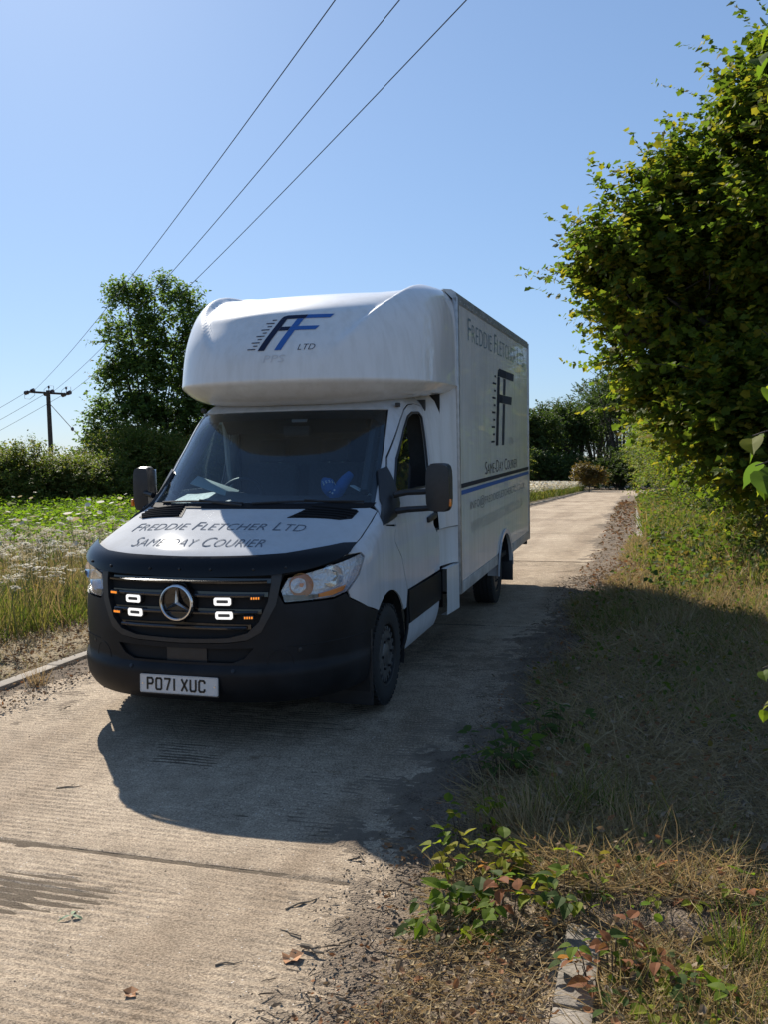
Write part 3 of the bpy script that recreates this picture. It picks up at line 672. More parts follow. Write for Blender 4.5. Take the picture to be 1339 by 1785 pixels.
# wings, doors, pillars
for s in (1, -1):
    f_ = (lambda l: l) if s > 0 else mir
    wing = [FX(.955, 1.120), FX(.972, 1.09), FX(.96, .985), FX(.921, .897), FX(.930, .856), FY(.66, .771)]+[FY(*p) for p in ARC]+[
            FY(1.56, .60), FY(1.60, .72), FY(1.45, .98), FY(1.375, 1.21), FY(1.15, 1.235), FY(1.09, 1.262), FX(.906, 1.332), FX(.918, 1.28), FX(.924, 1.2), FX(.906, 1.12)]
    wg = panel('front_wing', [f_(wing)], M_white, st=(.05, .03))
    # arch lining
    m = MB(); pa = [(1.12+.452*math.cos(t), .345+.452*math.sin(t)) for t in np.linspace(R(200), R(-20), 24)]
    for (y, z) in pa: m.v += [(s*.975, y, z), (s*.60, y, z)]
    m.f += [(2*i, 2*i+1, 2*i+3, 2*i+2) for i in range(len(pa)-1)]; m.m += [0]*(len(pa)-1); m.build('arch_liner', M_dark, wg)
    dr = child('door')
    door = [FY(1.607, .725), FY(1.458, .985), FY(1.385, 1.215), FY(1.36, 1.32), FY(1.395, 1.43), FY(1.62, 1.69), FY(1.98, 1.965), FY(2.12, 2.045), FY(2.30, 2.09), FY(2.52, 2.105), FY(2.70, 2.095),
            FY(2.75, 2.05), FY(2.715, 1.80), FY(2.66, 1.40), FY(2.64, 1.0), FY(2.64, .725)]
    gl = [FY(1.49, 1.44), FY(1.70, 1.68), FY(1.98, 1.895), FY(2.17, 1.995), FY(2.33, 2.030), FY(2.55, 2.035), FY(2.62, 2.00), FY(2.605, 1.80), FY(2.53, 1.46), FY(2.50, 1.435)]
    panel('door_skin', [f_(door), f_(gl)], M_white, dr, st=(.05, .03))
    pane = [FY(1.49, 1.44), FY(1.70, 1.68), FY(1.98, 1.895), FY(2.17, 1.995), FY(2.10, 1.70), FY(1.90, 1.438)] if s > 0 else gl
    panel('window', [f_([(a, b) for a, b in pane])], M_sg, dr, off=-.012, thick=.004, st=(.06, .05))
    # rubber round the glass
    m = MB(); m.tube([S(s*a, b)+np.array([s*.001, 0, 0]) for a, b in dens(gl+[gl[0]], (.05, .05))], .011, 5); m.build('window_seal', M_black, dr)
    md = [FY(1.615, .475), FY(1.60, .60), FY(1.612, .715), FY(2.64, .705), FY(2.64, .475)]
    panel('door_moulding', [f_(md)], M_bump, dr, off=.012, thick=.02, st=(.06, .04))
    sill = [FY(1.60, .27), FY(1.605, .465), FY(2.60, .465), FY(2.56, .275)]
    panel('sill', [f_(sill)], M_white, st=(.06, .04), off=.002)
    flare = [FY(1.50, .30), FY(1.57, .45), FY(1.565, .60), FY(1.60, .705), FY(1.602, .60), FY(1.612, .47), FY(1.595, .27)]
    panel('arch_edge', [f_(flare)], M_bump, st=(.05, .03), off=.004)
    # handle
    m = MB(); h0 = S(s*uy(2.29, 1.19), 1.175); h1 = S(s*uy(2.54, 1.20), 1.195)
    m.box(Vector((h0+h1)/2+np.array([s*.012, 0, 0])), (.03, .26, .046), Matrix.Rotation(.08, 3, 'X'), .012); m.build('handle', M_black, dr)
    # mirror: triangular base, two arms, head with amber repeater
    mr_ = child('door_mirror')
    tri = [FY(1.075, 1.245), FY(1.12, 1.30), FY(1.30, 1.40), FY(1.47, 1.60), FY(1.55, 1.62), FY(1.52, 1.42), FY(1.49, 1.33), FY(1.38, 1.275)]
    panel('mirror_base', [f_(tri)], M_black, mr_, off=.016, thick=.02, st=(.05, .04))
    hx = s*(1.265 if s > 0 else 1.10)
    m = MB(); m.tube([(s*.96, 1.40, 1.43), (s*1.05, 1.44, 1.445), (hx, 1.50, 1.45)], [.022, .02, .02], 8)
    m.tube([(s*.965, 1.38, 1.315), (s*1.05, 1.43, 1.325), (hx, 1.50, 1.335)], [.024, .022, .02], 8); m.build('mirror_arm', M_black, mr_)
    m = MB(); bm = bmesh.new(); bmesh.ops.create_cube(bm, size=1); bmesh.ops.subdivide_edges(bm, edges=bm.edges[:], cuts=6, use_grid_fill=True)
    for v in bm.verts:
        x, y, z = v.co*2; n4 = (abs(x)**5+abs(z)**5)**(1/5); k = max(abs(x), abs(z), 1e-6)/max(n4, 1e-6); x, z = x*k, z*k
        bul = 1-.35*(x*x*.6+z*z*.4) if y < 0 else 1
        v.co = (hx+x*(.088 if s > 0 else .066)*(.90+.1*(1 if y > 0 else .6)), 1.50+y*.062*bul, 1.475+z*.172*(1 if y > 0 else .95))
    m.add([v.co for v in bm.verts], [[v.index for v in f.verts] for f in bm.faces]); bm.free(); m.build('mirror_head', M_black, mr_, ang=50)
    m = MB(); m.box((hx, 1.566, 1.475), (.15, .006, .30), None, .002); m.build('mirror_glass', M_chrome, mr_)
    m = MB(); m.box((hx+s*.082, 1.50, 1.37), (.02, .075, .055), Matrix.Rotation(s*.2, 3, 'Z'), .007); m.build('mirror_repeater', M_amber, mr_)
roofR = [(0, 2.062), FX(.5, 2.060), FX(.775, 2.054), FX(.822, 1.75), FX(.865, 1.37), FX(.906, 1.338), FY(1.09, 1.27), FY(1.14, 1.245), FY(1.37, 1.225), FY(1.352, 1.32), FY(1.385, 1.434), FY(1.61, 1.696), FY(1.97, 1.972), FY(2.11, 2.053), FY(2.29, 2.098), FY(2.52, 2.113),
         FY(2.70, 2.103), FY(2.76, 2.05), FY(2.84, 2.05), FY(2.95, 2.13), FY(2.95, 2.205), (0, 2.205)]
panel('cab_roof', [sym(roofR)], M_white, body, st=(.05, .03))
WS = [(0, 1.372), FX(.5, 1.368), FX(.852, 1.365), FX(.868, 1.40), FX(.815, 1.75), FX(.768, 2.045), FX(.5, 2.054), (0, 2.056)]
ws = panel('windscreen', [sym(WS)], M_ws, off=-.004, thick=.005, st=(.04, .04))
panel('frit_band', [sym([(0, 2.0), FX(.70, 1.985), FX(.775, 1.93), FX(.768, 2.043), (0, 2.053)])], M_black, ws, off=-.010, thick=.002)
for s in (1, -1):
    fr = [FX(.868, 1.39), FX(.815, 1.75), FX(.768, 2.043), FX(.748, 2.03), FX(.792, 1.75), FX(.838, 1.40)]
    panel('frit_band', [fr if s > 0 else mir(fr)], M_black, ws, off=-.010, thick=.002)
panel('scuttle', [sym([(0, 1.366), FX(.5, 1.362), FX(.86, 1.357), FX(.868, 1.385), FX(.5, 1.392), (0, 1.396)])], M_matte, ws, off=.006, thick=.012)
for x0, x1, z1 in ((-.72, -.02, 1.402), (.05, .80, 1.398)):
    m = MB(); m.tube([S(ux(x, 1.40), 1.393+.012*math.sin((x-x0)/(x1-x0)*3)) + np.array([0, -.016, .006]) for x in np.linspace(x0, x1, 16)], .008, 6)
    m.tube([S(ux(x1, 1.39), 1.385)+np.array([0, -.015, 0]), S(ux((x0+x1)/2, 1.40), 1.41)+np.array([0, -.03, .01])], [.012, .008], 6); m.build('wiper', M_black, ws)
m = MB(); m.box((.14, 1.70, 1.985), (.12, .02, .04), Matrix.Rotation(-.75, 3, 'X'), .004); m.build('toll_tag', pm('tag_grey', (.35, .36, .38), .4), ws)

# cab interior
cab = child('cab_interior')
m = MB(); m.box((0, 2.78, 1.25), (1.72, .03, 1.8)); m.build('bulkhead', M_dash, cab)
m = MB(); m.box((0, 2.0, .62), (1.86, 1.5, .05)); m.build('cab_floor', M_dark, cab)
m = MB()
prof = [(1.10, 1.10), (1.12, 1.345), (1.30, 1.385), (1.50, 1.42), (1.68, 1.40), (1.74, 1.28), (1.66, 1.0), (1.5, .7)]
xs_ = np.linspace(-.84, .84, 15)
for x in xs_:
    for (y, z) in prof: m.v.append((x, y+.22*abs(x/.84)**2.5, z+(.035*math.exp(-((x+.42)/.22)**2) if y > 1.4 and z > 1.3 else 0)))
for i in range(14):
    for j in range(7): m.f.append((i*8+j, i*8+j+1, i*8+8+j+1, i*8+8+j)); m.m.append(0)
m.build('dashboard', M_dash, cab)
sw = child('steering_wheel', cab); c = Vector((-.43, 1.80, 1.36)); rx = Matrix.Rotation(R(-28), 3, 'X')
m = MB(); pts = [c+rx @ Vector((.195*math.cos(t), 0, .195*math.sin(t))) for t in np.linspace(0, 2*math.pi, 33)]; m.tube(pts, .016, 8, False); m.build('wheel_rim', M_black, sw)
m = MB(); m.box(c, (.15, .05, .13), rx, .02)
for t in (R(15), R(165), R(270)): m.tube([c, c+rx @ Vector((.19*math.cos(t), 0, .19*math.sin(t)))], .018, 6)
m.build('wheel_hub', M_dash, sw)
for x in (-.45, .12, .55):
    se = child('seat', cab)
    m = MB(); m.box((x, 2.20, .93), (.46, .5, .16), None, .05); m.build('seat_base', M_seat, se)
    m = MB(); m.box((x, 2.50, 1.30), (.46, .14, .68), Matrix.Rotation(R(-10), 3, 'X'), .05); m.build('seat_back', M_seat, se)
    m = MB(); m.box((x, 2.56, 1.74), (.26, .10, .20), Matrix.Rotation(R(-6), 3, 'X'), .04)
    m.build('headrest', M_seat, se)
    for dx in (-.06, .06):
        m = MB(); m.tube([(x+dx, 2.545, 1.58), (x+dx, 2.55, 1.68)], .007, 6); m.build('headrest_post', M_chrome, se)
m = MB(); m.tube([(-.80, 2.34, 2.0), (-.79, 2.36, 1.6), (-.80, 2.42, 1.4)], [.03, .022, .015], 6); m.build('seat_belt', M_trim, cab)
for s in (1, -1):
    m = MB(); m.tube([S(s*ux(.80, 1.45), 1.45)+np.array([-s*.05, .09, 0]), S(s*ux(.76, 1.75), 1.75)+np.array([-s*.05, .09, 0]), S(s*ux(.72, 2.05), 2.05)+np.array([-s*.05, .09, 0])], .035, 6); m.build('pillar_trim', M_dash, cab)
m = MB(); m.box((0, 2.5, 2.04), (1.3, .9, .03)); m.build('headlining', M_seat, cab)
m = MB(); m.box((0, 1.93, 1.95), (1.2, .16, .02), Matrix.Rotation(R(-50), 3, 'X'), .006); m.build('sun_visor', M_seat, cab)
m = MB(); m.box((.05, 1.86, 1.90), (.22, .03, .08), None, .012); m.build('interior_mirror', M_black, cab)

# ---- pod over the cab
PT = np.array([  # z, Yf, w, D
 (2.100, 1.78, .86, .85), (2.112, 1.69, .92, .90), (2.14, 1.59, .985, .95), (2.18, 1.50, 1.03, 1.0), (2.225, 1.430, 1.060, 1.03), (2.252, 1.396, 1.074, 1.04), (2.272, 1.386, 1.079, 1.05), (2.31, 1.392, 1.077, 1.05), (2.40, 1.41, 1.076, 1.05),
 (2.55, 1.46, 1.076, 1.04), (2.70, 1.55, 1.074, 1.02), (2.82, 1.66, 1.070, .98), (2.91, 1.80, 1.06, .90), (2.98, 1.97, 1.045, .80), (3.03, 2.16, 1.02, .70), (3.065, 2.38, .985, .56), (3.085, 2.62, .93, .40), (3.095, 2.85, .87, .2)])
pi = np.linspace(0, 1, len(PT)); pz, pY, pW, pD = (_pchip(pi, PT[:, k]) for k in range(4)); PN = 2.45
YB = 3.07
def pod_raw(u, v):
    """u across (|u|<1 on the nose, beyond on the flanks to 2), v from the lower edge to the roof"""
    a = np.abs(u); t = np.minimum(a, 1)*np.pi/2; w, D, Yf, z = pW(v), pD(v), pY(v), pz(v)
    X = np.sign(u)*w*np.sin(t)**(2/PN); Y = Yf+D*(1-np.cos(t)); Ye = np.minimum(Yf+D, YB-.02)
    Y = np.minimum(Y, YB-.02); Y = np.where(a > 1, Ye+(YB-Ye)*(a-1), Y)
    z = z+.115*np.clip((Y-1.75)/1.3, 0, 1)*np.clip(1-v/.35, 0, 1)*np.clip(np.abs(X)-.25, 0, .6)/.6    # lower edge climbs rearwards
    return X, Y, z
def pod(u, v):
    X, Y, z = pod_raw(u, v)
    b = (z-2.40)/.65                                              # scoop between the two shoulders
    hw = .36+.50*np.clip(b, 0, 1)**.75
    ins = sstep(.0, .055, hw-np.abs(X)+.02)*sstep(-.02, .12, b)*(1-sstep(2.65, 2.95, Y))
    sh = np.exp(-((np.abs(X)-.84)/.16)**2)*sstep(2.80, 3.06, z)
    Y = Y+.06*ins*sstep(2.4, 2.75, z); z = z-.040*ins*sstep(2.75, 3.0, z)+.030*sh*np.exp(-((Y-2.55)/.5)**2)
    return np.stack([X, Y, z], -1)
pd = child('roof_pod')
ug = np.concatenate([np.linspace(-2, -1, 9)[:-1], np.linspace(-1, 1, 121), np.linspace(1, 2, 9)[1:]]); vg = np.concatenate([np.linspace(0, .5, 26), np.linspace(.5, 1, 44)[1:]])
U, V_, F = grid(ug, vg); P = pod(U, V_); n0 = len(P); nu = len(ug)
cap = P[-nu:]; k = np.arange(nu-1); Pc = np.concatenate([P, np.stack([cap[:, 0]*.3, np.full(nu, YB), np.full(nu, 3.10)], -1)])
Fc = np.concatenate([F, np.stack([n0-nu+k, n0-nu+k+1, n0+k+1, n0+k], 1)])
amesh('pod_shell', Pc, Fc, M_pod, pd, ang=75)
low = P[:nu]; Pl = np.concatenate([low, np.stack([low[:, 0]*.82, np.maximum(low[:, 1], 1.74)+.16, low[:, 2]+.02], -1)])
amesh('pod_underside', Pl, np.stack([k, nu+k, nu+k+1, k+1], 1), M_pod, pd, smooth=True)
def pod_at(X, z, h=.004):
    X = np.asarray(X, float); z = np.asarray(z, float); lo = np.full(X.shape, .3); hi = np.full(X.shape, .9)
    for _ in range(30):
        v = (lo+hi)/2; zz = pod(np.sign(X)*np.arcsin(np.clip(np.abs(X)/pW(v), 0, 1)**(PN/2))/(np.pi/2), v)[..., 2]
        lo = np.where(zz < z, v, lo); hi = np.where(zz < z, hi, v)
    u = np.sign(X)*np.arcsin(np.clip(np.abs(X)/pW(v), 0, 1)**(PN/2))/(np.pi/2); p = pod(u, v)
    return p+np.array([0, -h*.85, h*.5])
def logo(fn, h, slant, parent, nd, maxl=None, mats=None):
    """double F with speed lines, heights in units of h; fn maps (a, b) metres to 3-D"""
    mats = mats or (M_navy, M_blue)
    def quad(name, pts, mat):
        V = np.array([((a+slant*b)*h, b*h) for a, b in pts]); Fq = [tuple(range(len(pts)))]
        if maxl: V, Fq2 = split2(V, Fq, maxl)
        else: Fq2 = Fq
        m = MB(); m.add(fn(V[:, 0], V[:, 1]), Fq2); m.build(name, mat, parent, None, False)
    quad('logo_stem', [(0, 0), (.19, 0), (.19, .55), (.19, .89), (0, .89)], mats[0])
    quad('logo_bar', [(0, .895), (.70, .895), (.70, 1), (.12, 1), (.03, .97)], mats[0])
    quad('logo_bar', [(.705, .895), (1.36, .895), (1.40, 1), (.705, 1)], mats[1])
    quad('logo_bar', [(.195, .555), (.47, .555), (.47, .665), (.195, .665)], mats[0])
    quad('logo_stem', [(.48, 0), (.67, 0), (.67, .550), (.48, .550)], mats[1])
    quad('logo_stem', [(.48, .670), (.67, .670), (.67, .888), (.48, .888)], mats[1])
    quad('logo_bar', [(.475, .555), (1.22, .555), (1.26, .665), (.475, .665)], mats[1])
    for i in range(10):
        b = .04+.092*i; r = -.10; l = r-(.24 if i % 2 == 0 else .13)
        quad('speed_line', [(l, b), (r, b), (r, b+.024), (l, b+.024)], mats[0])
lg = child('pod_logo', pd)
fnp = lambda a, b: pod_at(-.075+a, 2.485+b)
logo(fnp, .275, .46, lg, None, .03)
lettering('logo_lettering', 'LTD', .12, .043, lambda a, b: pod_at(.235+a+.25*b, 2.482+b), M_navy, lg, maxl=.03)
lettering('embossed_lettering', 'PPS', .16, .055, lambda a, b: pod_at(-.02+a+.2*b, 2.395+b, .003), pm('ghost_lettering', (.52, .52, .53), .5), lg, maxl=.03)
# joint strip between pod and windscreen header, and the two marker lamps tucked underneath
for s in (1, -1):
    m = MB(); m.box((s*.83, 2.02, 2.085), (.035, .04, .035), None, .008); m.build('marker_lamp', M_black, pd)

# ---- load box
bx = child('load_box'); HW = 1.078; Y0, Y1, Z0, Z1 = 3.09, 7.63, .43, 3.055
for s in (1, -1):
    mp = flatmap((s*HW, 0, 0), (0, 1, 0), (0, 0, 1)) if s > 0 else flatmap((s*HW, 0, 0), (0, 1, 0), (0, 0, 1))
    arch = [(5.57+.50*math.cos(t), .27+.50*math.sin(t)) for t in np.linspace(R(167), R(13), 22)]
    outl = [(Y0+.02, .545), (arch[0][0]-.005, .545)]+[p for p in arch if p[1] > .545]+[(arch[-1][0]+.005, .545), (Y1-.02, .545), (Y1-.02, Z1-.055), (Y0+.02, Z1-.055)]
    sp = panel('side_panel', [outl], M_box, bx, mp, (.3, .2), .03, 0, flip=(s < 0))
    for a, b in ((Y0, arch[0][0]-.02), (arch[-1][0]+.02, Y1)):
        m = MB(); m.box((s*(HW-.012), (a+b)/2, .49), (.034, b-a, .104), None, .004); m.build('lower_rail', M_grime, bx)
    m = MB(); ro, ri = .505, .455
    aa = np.linspace(R(176), R(4), 30)
    for t in aa:
        for r_, x in ((ro+.0, HW+.004), (ro, HW+.022), (ri, HW+.016), (ri, HW-.12)): m.v.append((s*x, 5.57+r_*math.cos(t), .27+r_*math.sin(t)))
    for i in range(len(aa)-1):
        for j in range(3): m.f.append((4*i+j, 4*i+j+1, 4*i+5+j, 4*i+4+j)); m.m.append(0)
    m.build('wheel_arch_trim', M_white, bx)
    m = MB()
    for t in aa:
        for x in (HW-.02, .55): m.v.append((s*x, 5.57+.452*math.cos(t), .27+.452*math.sin(t)))
    for i in range(len(aa)-1): m.f.append((2*i, 2*i+1, 2*i+3, 2*i+2)); m.m.append(0)
    m.build('arch_liner', M_dark, bx)
    m = MB(); m.box((s*(HW-.01), Y0, (Z0+Z1)/2), (.05, .06, Z1-Z0-.03), None, .012); m.build('corner_post', M_alu, bx)
    m = MB(); m.box((s*(HW-.012), Y1, (Z0+Z1)/2), (.05, .045, Z1-Z0), None, .01); m.build('corner_post', M_alu, bx)
    m = MB()
    pr = [(HW+.004, Z1-.07), (HW+.006, Z1-.02), (HW-.006, Z1+.022), (HW-.04, Z1+.045), (HW-.12, Z1+.055)]
    for y in (Y0-.03, Y1+.02):
        for x, z in pr: m.v.append((s*x, y, z))
    for j in range(4): m.f.append((j, j+1, 5+j+1, 5+j)); m.m.append(0)
    m.f += [(0, 1, 2, 3, 4), (9, 8, 7, 6, 5)]; m.m += [0, 0]; m.build('roof_rail', M_alu, bx)
    rv = None
    for k in range(24):
        if rv is None:
            m = MB(); m.tube([(s*(HW+.005), 0, Z1-.045), (s*(HW+.010), 0, Z1-.045)], [.007, .005], 8); rv = m.build('rivet', M_alu, bx)
        else: rv = rv.copy(); COL.objects.link(rv)
        rv.location = (0, Y0+.12+k*.192, 0)
m = MB(); m.box((0, (Y0+Y1)/2, Z1+.035), (2*HW-.14, Y1-Y0, .04), None, .01); m.build('box_roof', M_box, bx)
m = MB(); m.box((0, Y1-.01, 1.74), (2*HW-.05, .03, 2.56)); m.build('rear_doors', M_box, bx)
m = MB(); m.box((0, Y0+.02, 1.74), (2*HW-.05, .03, 2.56)); m.build('front_wall', M_box, bx)
m = MB(); m.box((0, (Y0+Y1)/2, .46), (2*HW-.1, Y1-Y0-.05, .05)); m.build('box_floor', M_dark, bx)
# print on the side panel facing the hedge
sg = child('side_graphics', bx); e_ = HW+.0025
fs_ = lambda y0, z0: (lambda a, b: np.stack([np.full_like(a, e_), y0+a, z0+b], -1))
lettering('side_lettering', 'Freddie Fletcher Ltd', 3.72, .205, fs_(3.56, 2.71), M_teal, sg)
logo(fs_(5.02, 1.73), .84, .20, sg, None, None, (M_navy, pm('slate_vinyl', (.03, .04, .075), .5, spec=.2)))
lettering('side_lettering', 'LTD', .32, .085, fs_(5.95, 1.73), M_fade, sg)
lettering('side_lettering', 'Same-Day Courier', 2.18, .13, fs_(4.37, 1.445), M_navy, sg)
lettering('side_lettering', 'info@freddiefletcherltd.co.uk', 3.62, .125, fs_(3.58, 1.125), M_gray, sg)
lettering('side_lettering', 'www.freddiefletcherltd.co.uk', 3.42, .115, fs_(3.60, .925), M_fade, sg)
for z, mt in ((1.375, M_navy), (1.315, M_blue)):
    m = MB(); m.add([(e_, Y0+.035, z), (e_, Y1-.03, z), (e_, Y1-.03, z+.04), (e_, Y0+.035, z+.04)], [(0, 1, 2, 3)]); m.build('side_stripe', mt, sg, None, False)
# fairings filling the gap between cab and box
for s in (1, -1):
    for nm, za, zb, dx in (('gap_fairing', 1.06, 2.34, 0), ('gap_fairing', .735, 1.05, -.02), ('side_skirt', .33, .725, .006)):
        m = MB(); zs_ = np.linspace(za, zb, 14); yy = np.linspace(0, 1, 9)
        for z in zs_:
            zz = min(z, 2.2); w0 = float(fW(zz))-.004-(.10*max(0, z-2.1)/.2); wl = float(fW(min(z, 1.0)))
            for q in yy:
                y = 2.675+(3.065-2.675)*q; c = q**1.7 if dx == 0 else (q**2.2 if dx < 0 else .65+.35*q)
                m.v.append((s*(w0+(HW-.006-w0)*c+dx*(q < .98)), y+(.0 if z < 1.9 else .06*(1-q)*(z-1.9)), z))
        for i in range(13):
            for j in range(8): m.f.append((i*9+j, i*9+j+1, i*9+10+j, i*9+9+j)); m.m.append(0)
        # returned lower edge
        b0 = len(m.v); m.v += [(x-s*.05, y, z+.004) for x, y, z in m.v[:9]]; m.f += [(j, j+1, b0+j+1, b0+j) for j in range(8)]; m.m += [0]*8
        b1 = len(m.v); m.v += [(x-s*.05, y, z) for x, y, z in m.v[13*9:13*9+9]]; m.f += [(13*9+j, 13*9+j+1, b1+j+1, b1+j) for j in range(8)]; m.m += [0]*8
        m.build(nm, M_box, van, ang=50)
m = MB(); m.box((0, 2.93, 1.3), (1.9, .02, 1.9)); m.build('gap_back', M_dark, van)
# chassis
ch = child('chassis')
for s in (1, -1):
    m = MB(); m.box((s*.42, 4.6, .42), (.08, 6.0, .14)); m.build('chassis_rail', M_dark, ch)
m = MB()
m.box((0, 1.5, .42), (1.3, .9, .2), None, .03); m.box((0, 7.55, .36), (1.7, .08, .1), None, .01)
m.build('crossmember', M_dark, ch)
m = MB(); m.tube([(-.85, 5.48, .27), (.85, 5.48, .27)], .05, 10); m.lathe([(-.16, .05), (-.1, .13), (.1, .13), (.16, .05)], (0, 5.48, .27), 'X', 18); m.tube([(-.85, 1.08, .36), (.85, 1.08, .36)], .045, 10); m.build('axle', M_dark, ch)
m = MB(); m.box((-.55, 3.7, .35), (.5, .9, .25), None, .05); m.tube([(.35, 2.0, .3), (.35, 5, .32)], .05, 10); m.build('fuel_tank', M_dark, ch)
for s in (1, -1):
    m = MB(); m.box((s*.98, 6.02, .30), (.24, .012, .36), Matrix.Rotation(-.05, 3, 'X'), .004); m.build('mud_flap', M_black, ch)
    m = MB(); m.box((s*.98, 7.56, .40), (.16, .05, .06), None, .01); m.build('tail_bracket', M_dark, ch)
for s in (1, -1):
    m = MB(); m.box((s*.81, .70, .37), (.37, .02, .50), None, .005); m.build('light_stop_plate', M_black, ch)  # unseen plate added ahead of each front tyre to stop light through the arch
m = MB(); m.box((0, .56, .62), (1.5, .44, .60), None, .1); m.box((0, .95, .32), (1.2, .9, .05)); m.build('undertray_light_block', M_dark, ch)  # the large box is added unseen to block light under the bumper

# wheels
def wheel(x, y, z, s, steer=0):
    w = empty('wheel', (x, y, z), (0, 0, steer), van); Rr = .348
    prof = [(-.112, .215), (-.118, .25), (-.119, .29), (-.108, .325), (-.092, .341), (-.058, Rr), (-.052, Rr-.009), (-.044, Rr-.009), (-.038, Rr), (-.008, Rr), (-.004, Rr-.009), (.004, Rr-.009), (.008, Rr),
            (.038, Rr), (.044, Rr-.009), (.052, Rr-.009), (.058, Rr), (.092, .341), (.108, .325), (.119, .29), (.118, .25), (.112, .215)]
    m = MB(); m.lathe(prof, (0, 0, 0), 'X', 56)
    for k in range(44):                                            # shoulder tread blocks
        t = 2*math.pi*k/44
        for sx in (1, -1):
            m.box((sx*.094, math.cos(t)*.338, math.sin(t)*.338), (.030, .028, .014), Matrix.Rotation(t, 3, 'X') @ Matrix.Rotation(R(90), 3, 'X'))
    m.build('tyre', M_tyre, w)
    m = MB(); m.lathe([(s*.100, .218), (s*.112, .214), (s*.108, .204), (s*.080, .198), (s*.05, .19), (s*.05, .07), (s*.075, .06), (s*.08, .001)], (0, 0, 0), 'X', 48); m.build('rim', M_steel, w)
    m = MB()
    m.lathe([(s*.088, .165), (s*.098, .160), (s*.102, .120), (s*.094, .085), (s*.104, .07), (s*.108, .001)], (0, 0, 0), 'X', 48)
    for k in range(20):
        t = 2*math.pi*k/20; d = Vector((0, math.cos(t), math.sin(t)))
        m.box(Vector((s*.094, 0, 0))+d*.176, (.012, .030, .026), Matrix.Rotation(t, 3, 'X'), .003)
    m.build('wheel_cover', M_rim, w)
    m = MB()
    for k in range(6):
        t = 2*math.pi*k/6; p = Vector((s*.10, .105*math.cos(t), .105*math.sin(t))); m.tube([p, p+Vector((s*.016, 0, 0))], .010, 6)
    m.build('wheel_nuts', M_steel, w)
for s in (1, -1):
    wheel(s*.872, 1.10, .362, s, .0); wheel(s*.885, 5.50, .283, s)
# number plate
np_ = child('number_plate'); fn = flatmap((0, -.014, .385), (1, 0, 0), (0, .06, .998))
rr = []
for cx_, cy_, t0 in ((.252, -.047, -90), (.252, .047, 0), (-.252, .047, 90), (-.252, -.047, 180)):
    rr += [(cx_+.008*math.cos(R(t0+q)), cy_+.008*math.sin(R(t0+q))) for q in (0, 30, 60, 90)]
panel('plate_back', [[(x*1.012, y*1.05-.006) for x, y in rr]], M_black, np_, fn, (.2, .1), .012, -.006)
panel('plate_face', [rr], M_plate, np_, fn, (.2, .1), .006, 0)
panel('plate_border', [[(x*.985, y*.945) for x, y in rr], [(x*.977, y*.90) for x, y in rr]], M_fade, np_, fn, (.2, .1), .001, .0012)
def stroke(m, pts, w=.0125):
    """one stroke of a plate character as joined bars"""
    for a, b in zip(pts[:-1], pts[1:]):
        a, b = np.array(a, float), np.array(b, float); d = b-a; L_ = np.linalg.norm(d); d /= L_; n = np.array([-d[1], d[0]])*w/2; a2, b2 = a-d*w*.28, b+d*w*.28
        q = [a2-n, b2-n, b2+n, a2+n]; m.add([fn(np.array(p[0]), np.array(p[1]))+np.array([0, -.0022, 0]) for p in q], [(0, 1, 2, 3)])
CH = {'P': [[(0, 0), (0, 1), (.8, 1), (1, .85), (1, .62), (.8, .47), (0, .47)]], 'O': [[(.15, 0), (.85, 0), (1, .12), (1, .88), (.85, 1), (.15, 1), (0, .88), (0, .12), (.15, 0)]],
      '7': [[(0, 1), (1, 1), (.42, 0)]], '1': [[(.5, 0), (.5, 1)]], 'X': [[(0, 0), (1, 1)], [(0, 1), (1, 0)]], 'U': [[(0, 1), (0, .14), (.17, 0), (.83, 0), (1, .14), (1, 1)]],
      'C': [[(1, .78), (1, .88), (.83, 1), (.17, 1), (0, .86), (0, .14), (.17, 0), (.83, 0), (1, .12), (1, .22)]]}
cw, chh = .036, .066
for x0, c_ in zip((-.208, -.150, -.092, -.046, .022, .080, .138), 'PO71XUC'):
    m = MB()
    for st_ in CH[c_]: stroke(m, [(x0+px*cw, -.033+py*chh) for px, py in st_])
    m.build('plate_character', M_chr, np_, None, False)
for x in (-.24, .24):
    m = MB(); p = fn(np.array(x), np.array(0.)); m.tube([p+np.array([0, .001, 0]), p+np.array([0, -.005, 0])], [.007, .005], 10); m.build('plate_screw', M_chrome, np_)

def vw(x, y, z): return Vector((x, y, z-.018))+Vector((0, 0, .018*y))
# loose things on the dashboard
cs = tag(empty('slipper_pair', vw(.45, 1.53, 1.44)), 'pair of blue spotted slippers lying on the dashboard behind the windscreen', 'slippers')
M_bluef = pm('blue_felt', (.05, .16, .42), .9); M_paper = pm('paper', (.75, .76, .74), .8)
def slipper(dx, rz, rx):
    e = empty('slipper', (dx, 0, .04), (rx, 0, rz), cs)
    m = MB(); pts = [(0, -.12, .0), (0, -.06, .012), (0, .0, .012), (0, .06, .01), (0, .12, 0)]; m.tube(pts, [.03, .047, .046, .04, .03], 12); m.build('sole', M_bluef, e)
    m = MB(); m.tube([(0, -.125, .012), (0, -.09, .03), (0, -.03, .035)], [.02, .05, .052], 12); m.build('toe_cap', M_bluef, e)
    m = MB()
    for k in range(14):
        a = -.9+1.8*(k % 5)/4; y = -.10+.028*(k//5); d = Vector((math.sin(a)*.052, y, .03+math.cos(a)*.050)); m.box(d, (.011, .011, .004), Matrix.Rotation(a, 3, 'Y'))
    m.build('spots', M_paper, e)
slipper(-.05, .5, .35); slipper(.07, -.7, .9)
pp = MB(); pp.box((0, 0, 0), (.15, .10, .004), Matrix.Rotation(.5, 3, 'Y')); o = pp.build('folded_paper', M_paper); o.location = vw(.69, 1.44, 1.46)
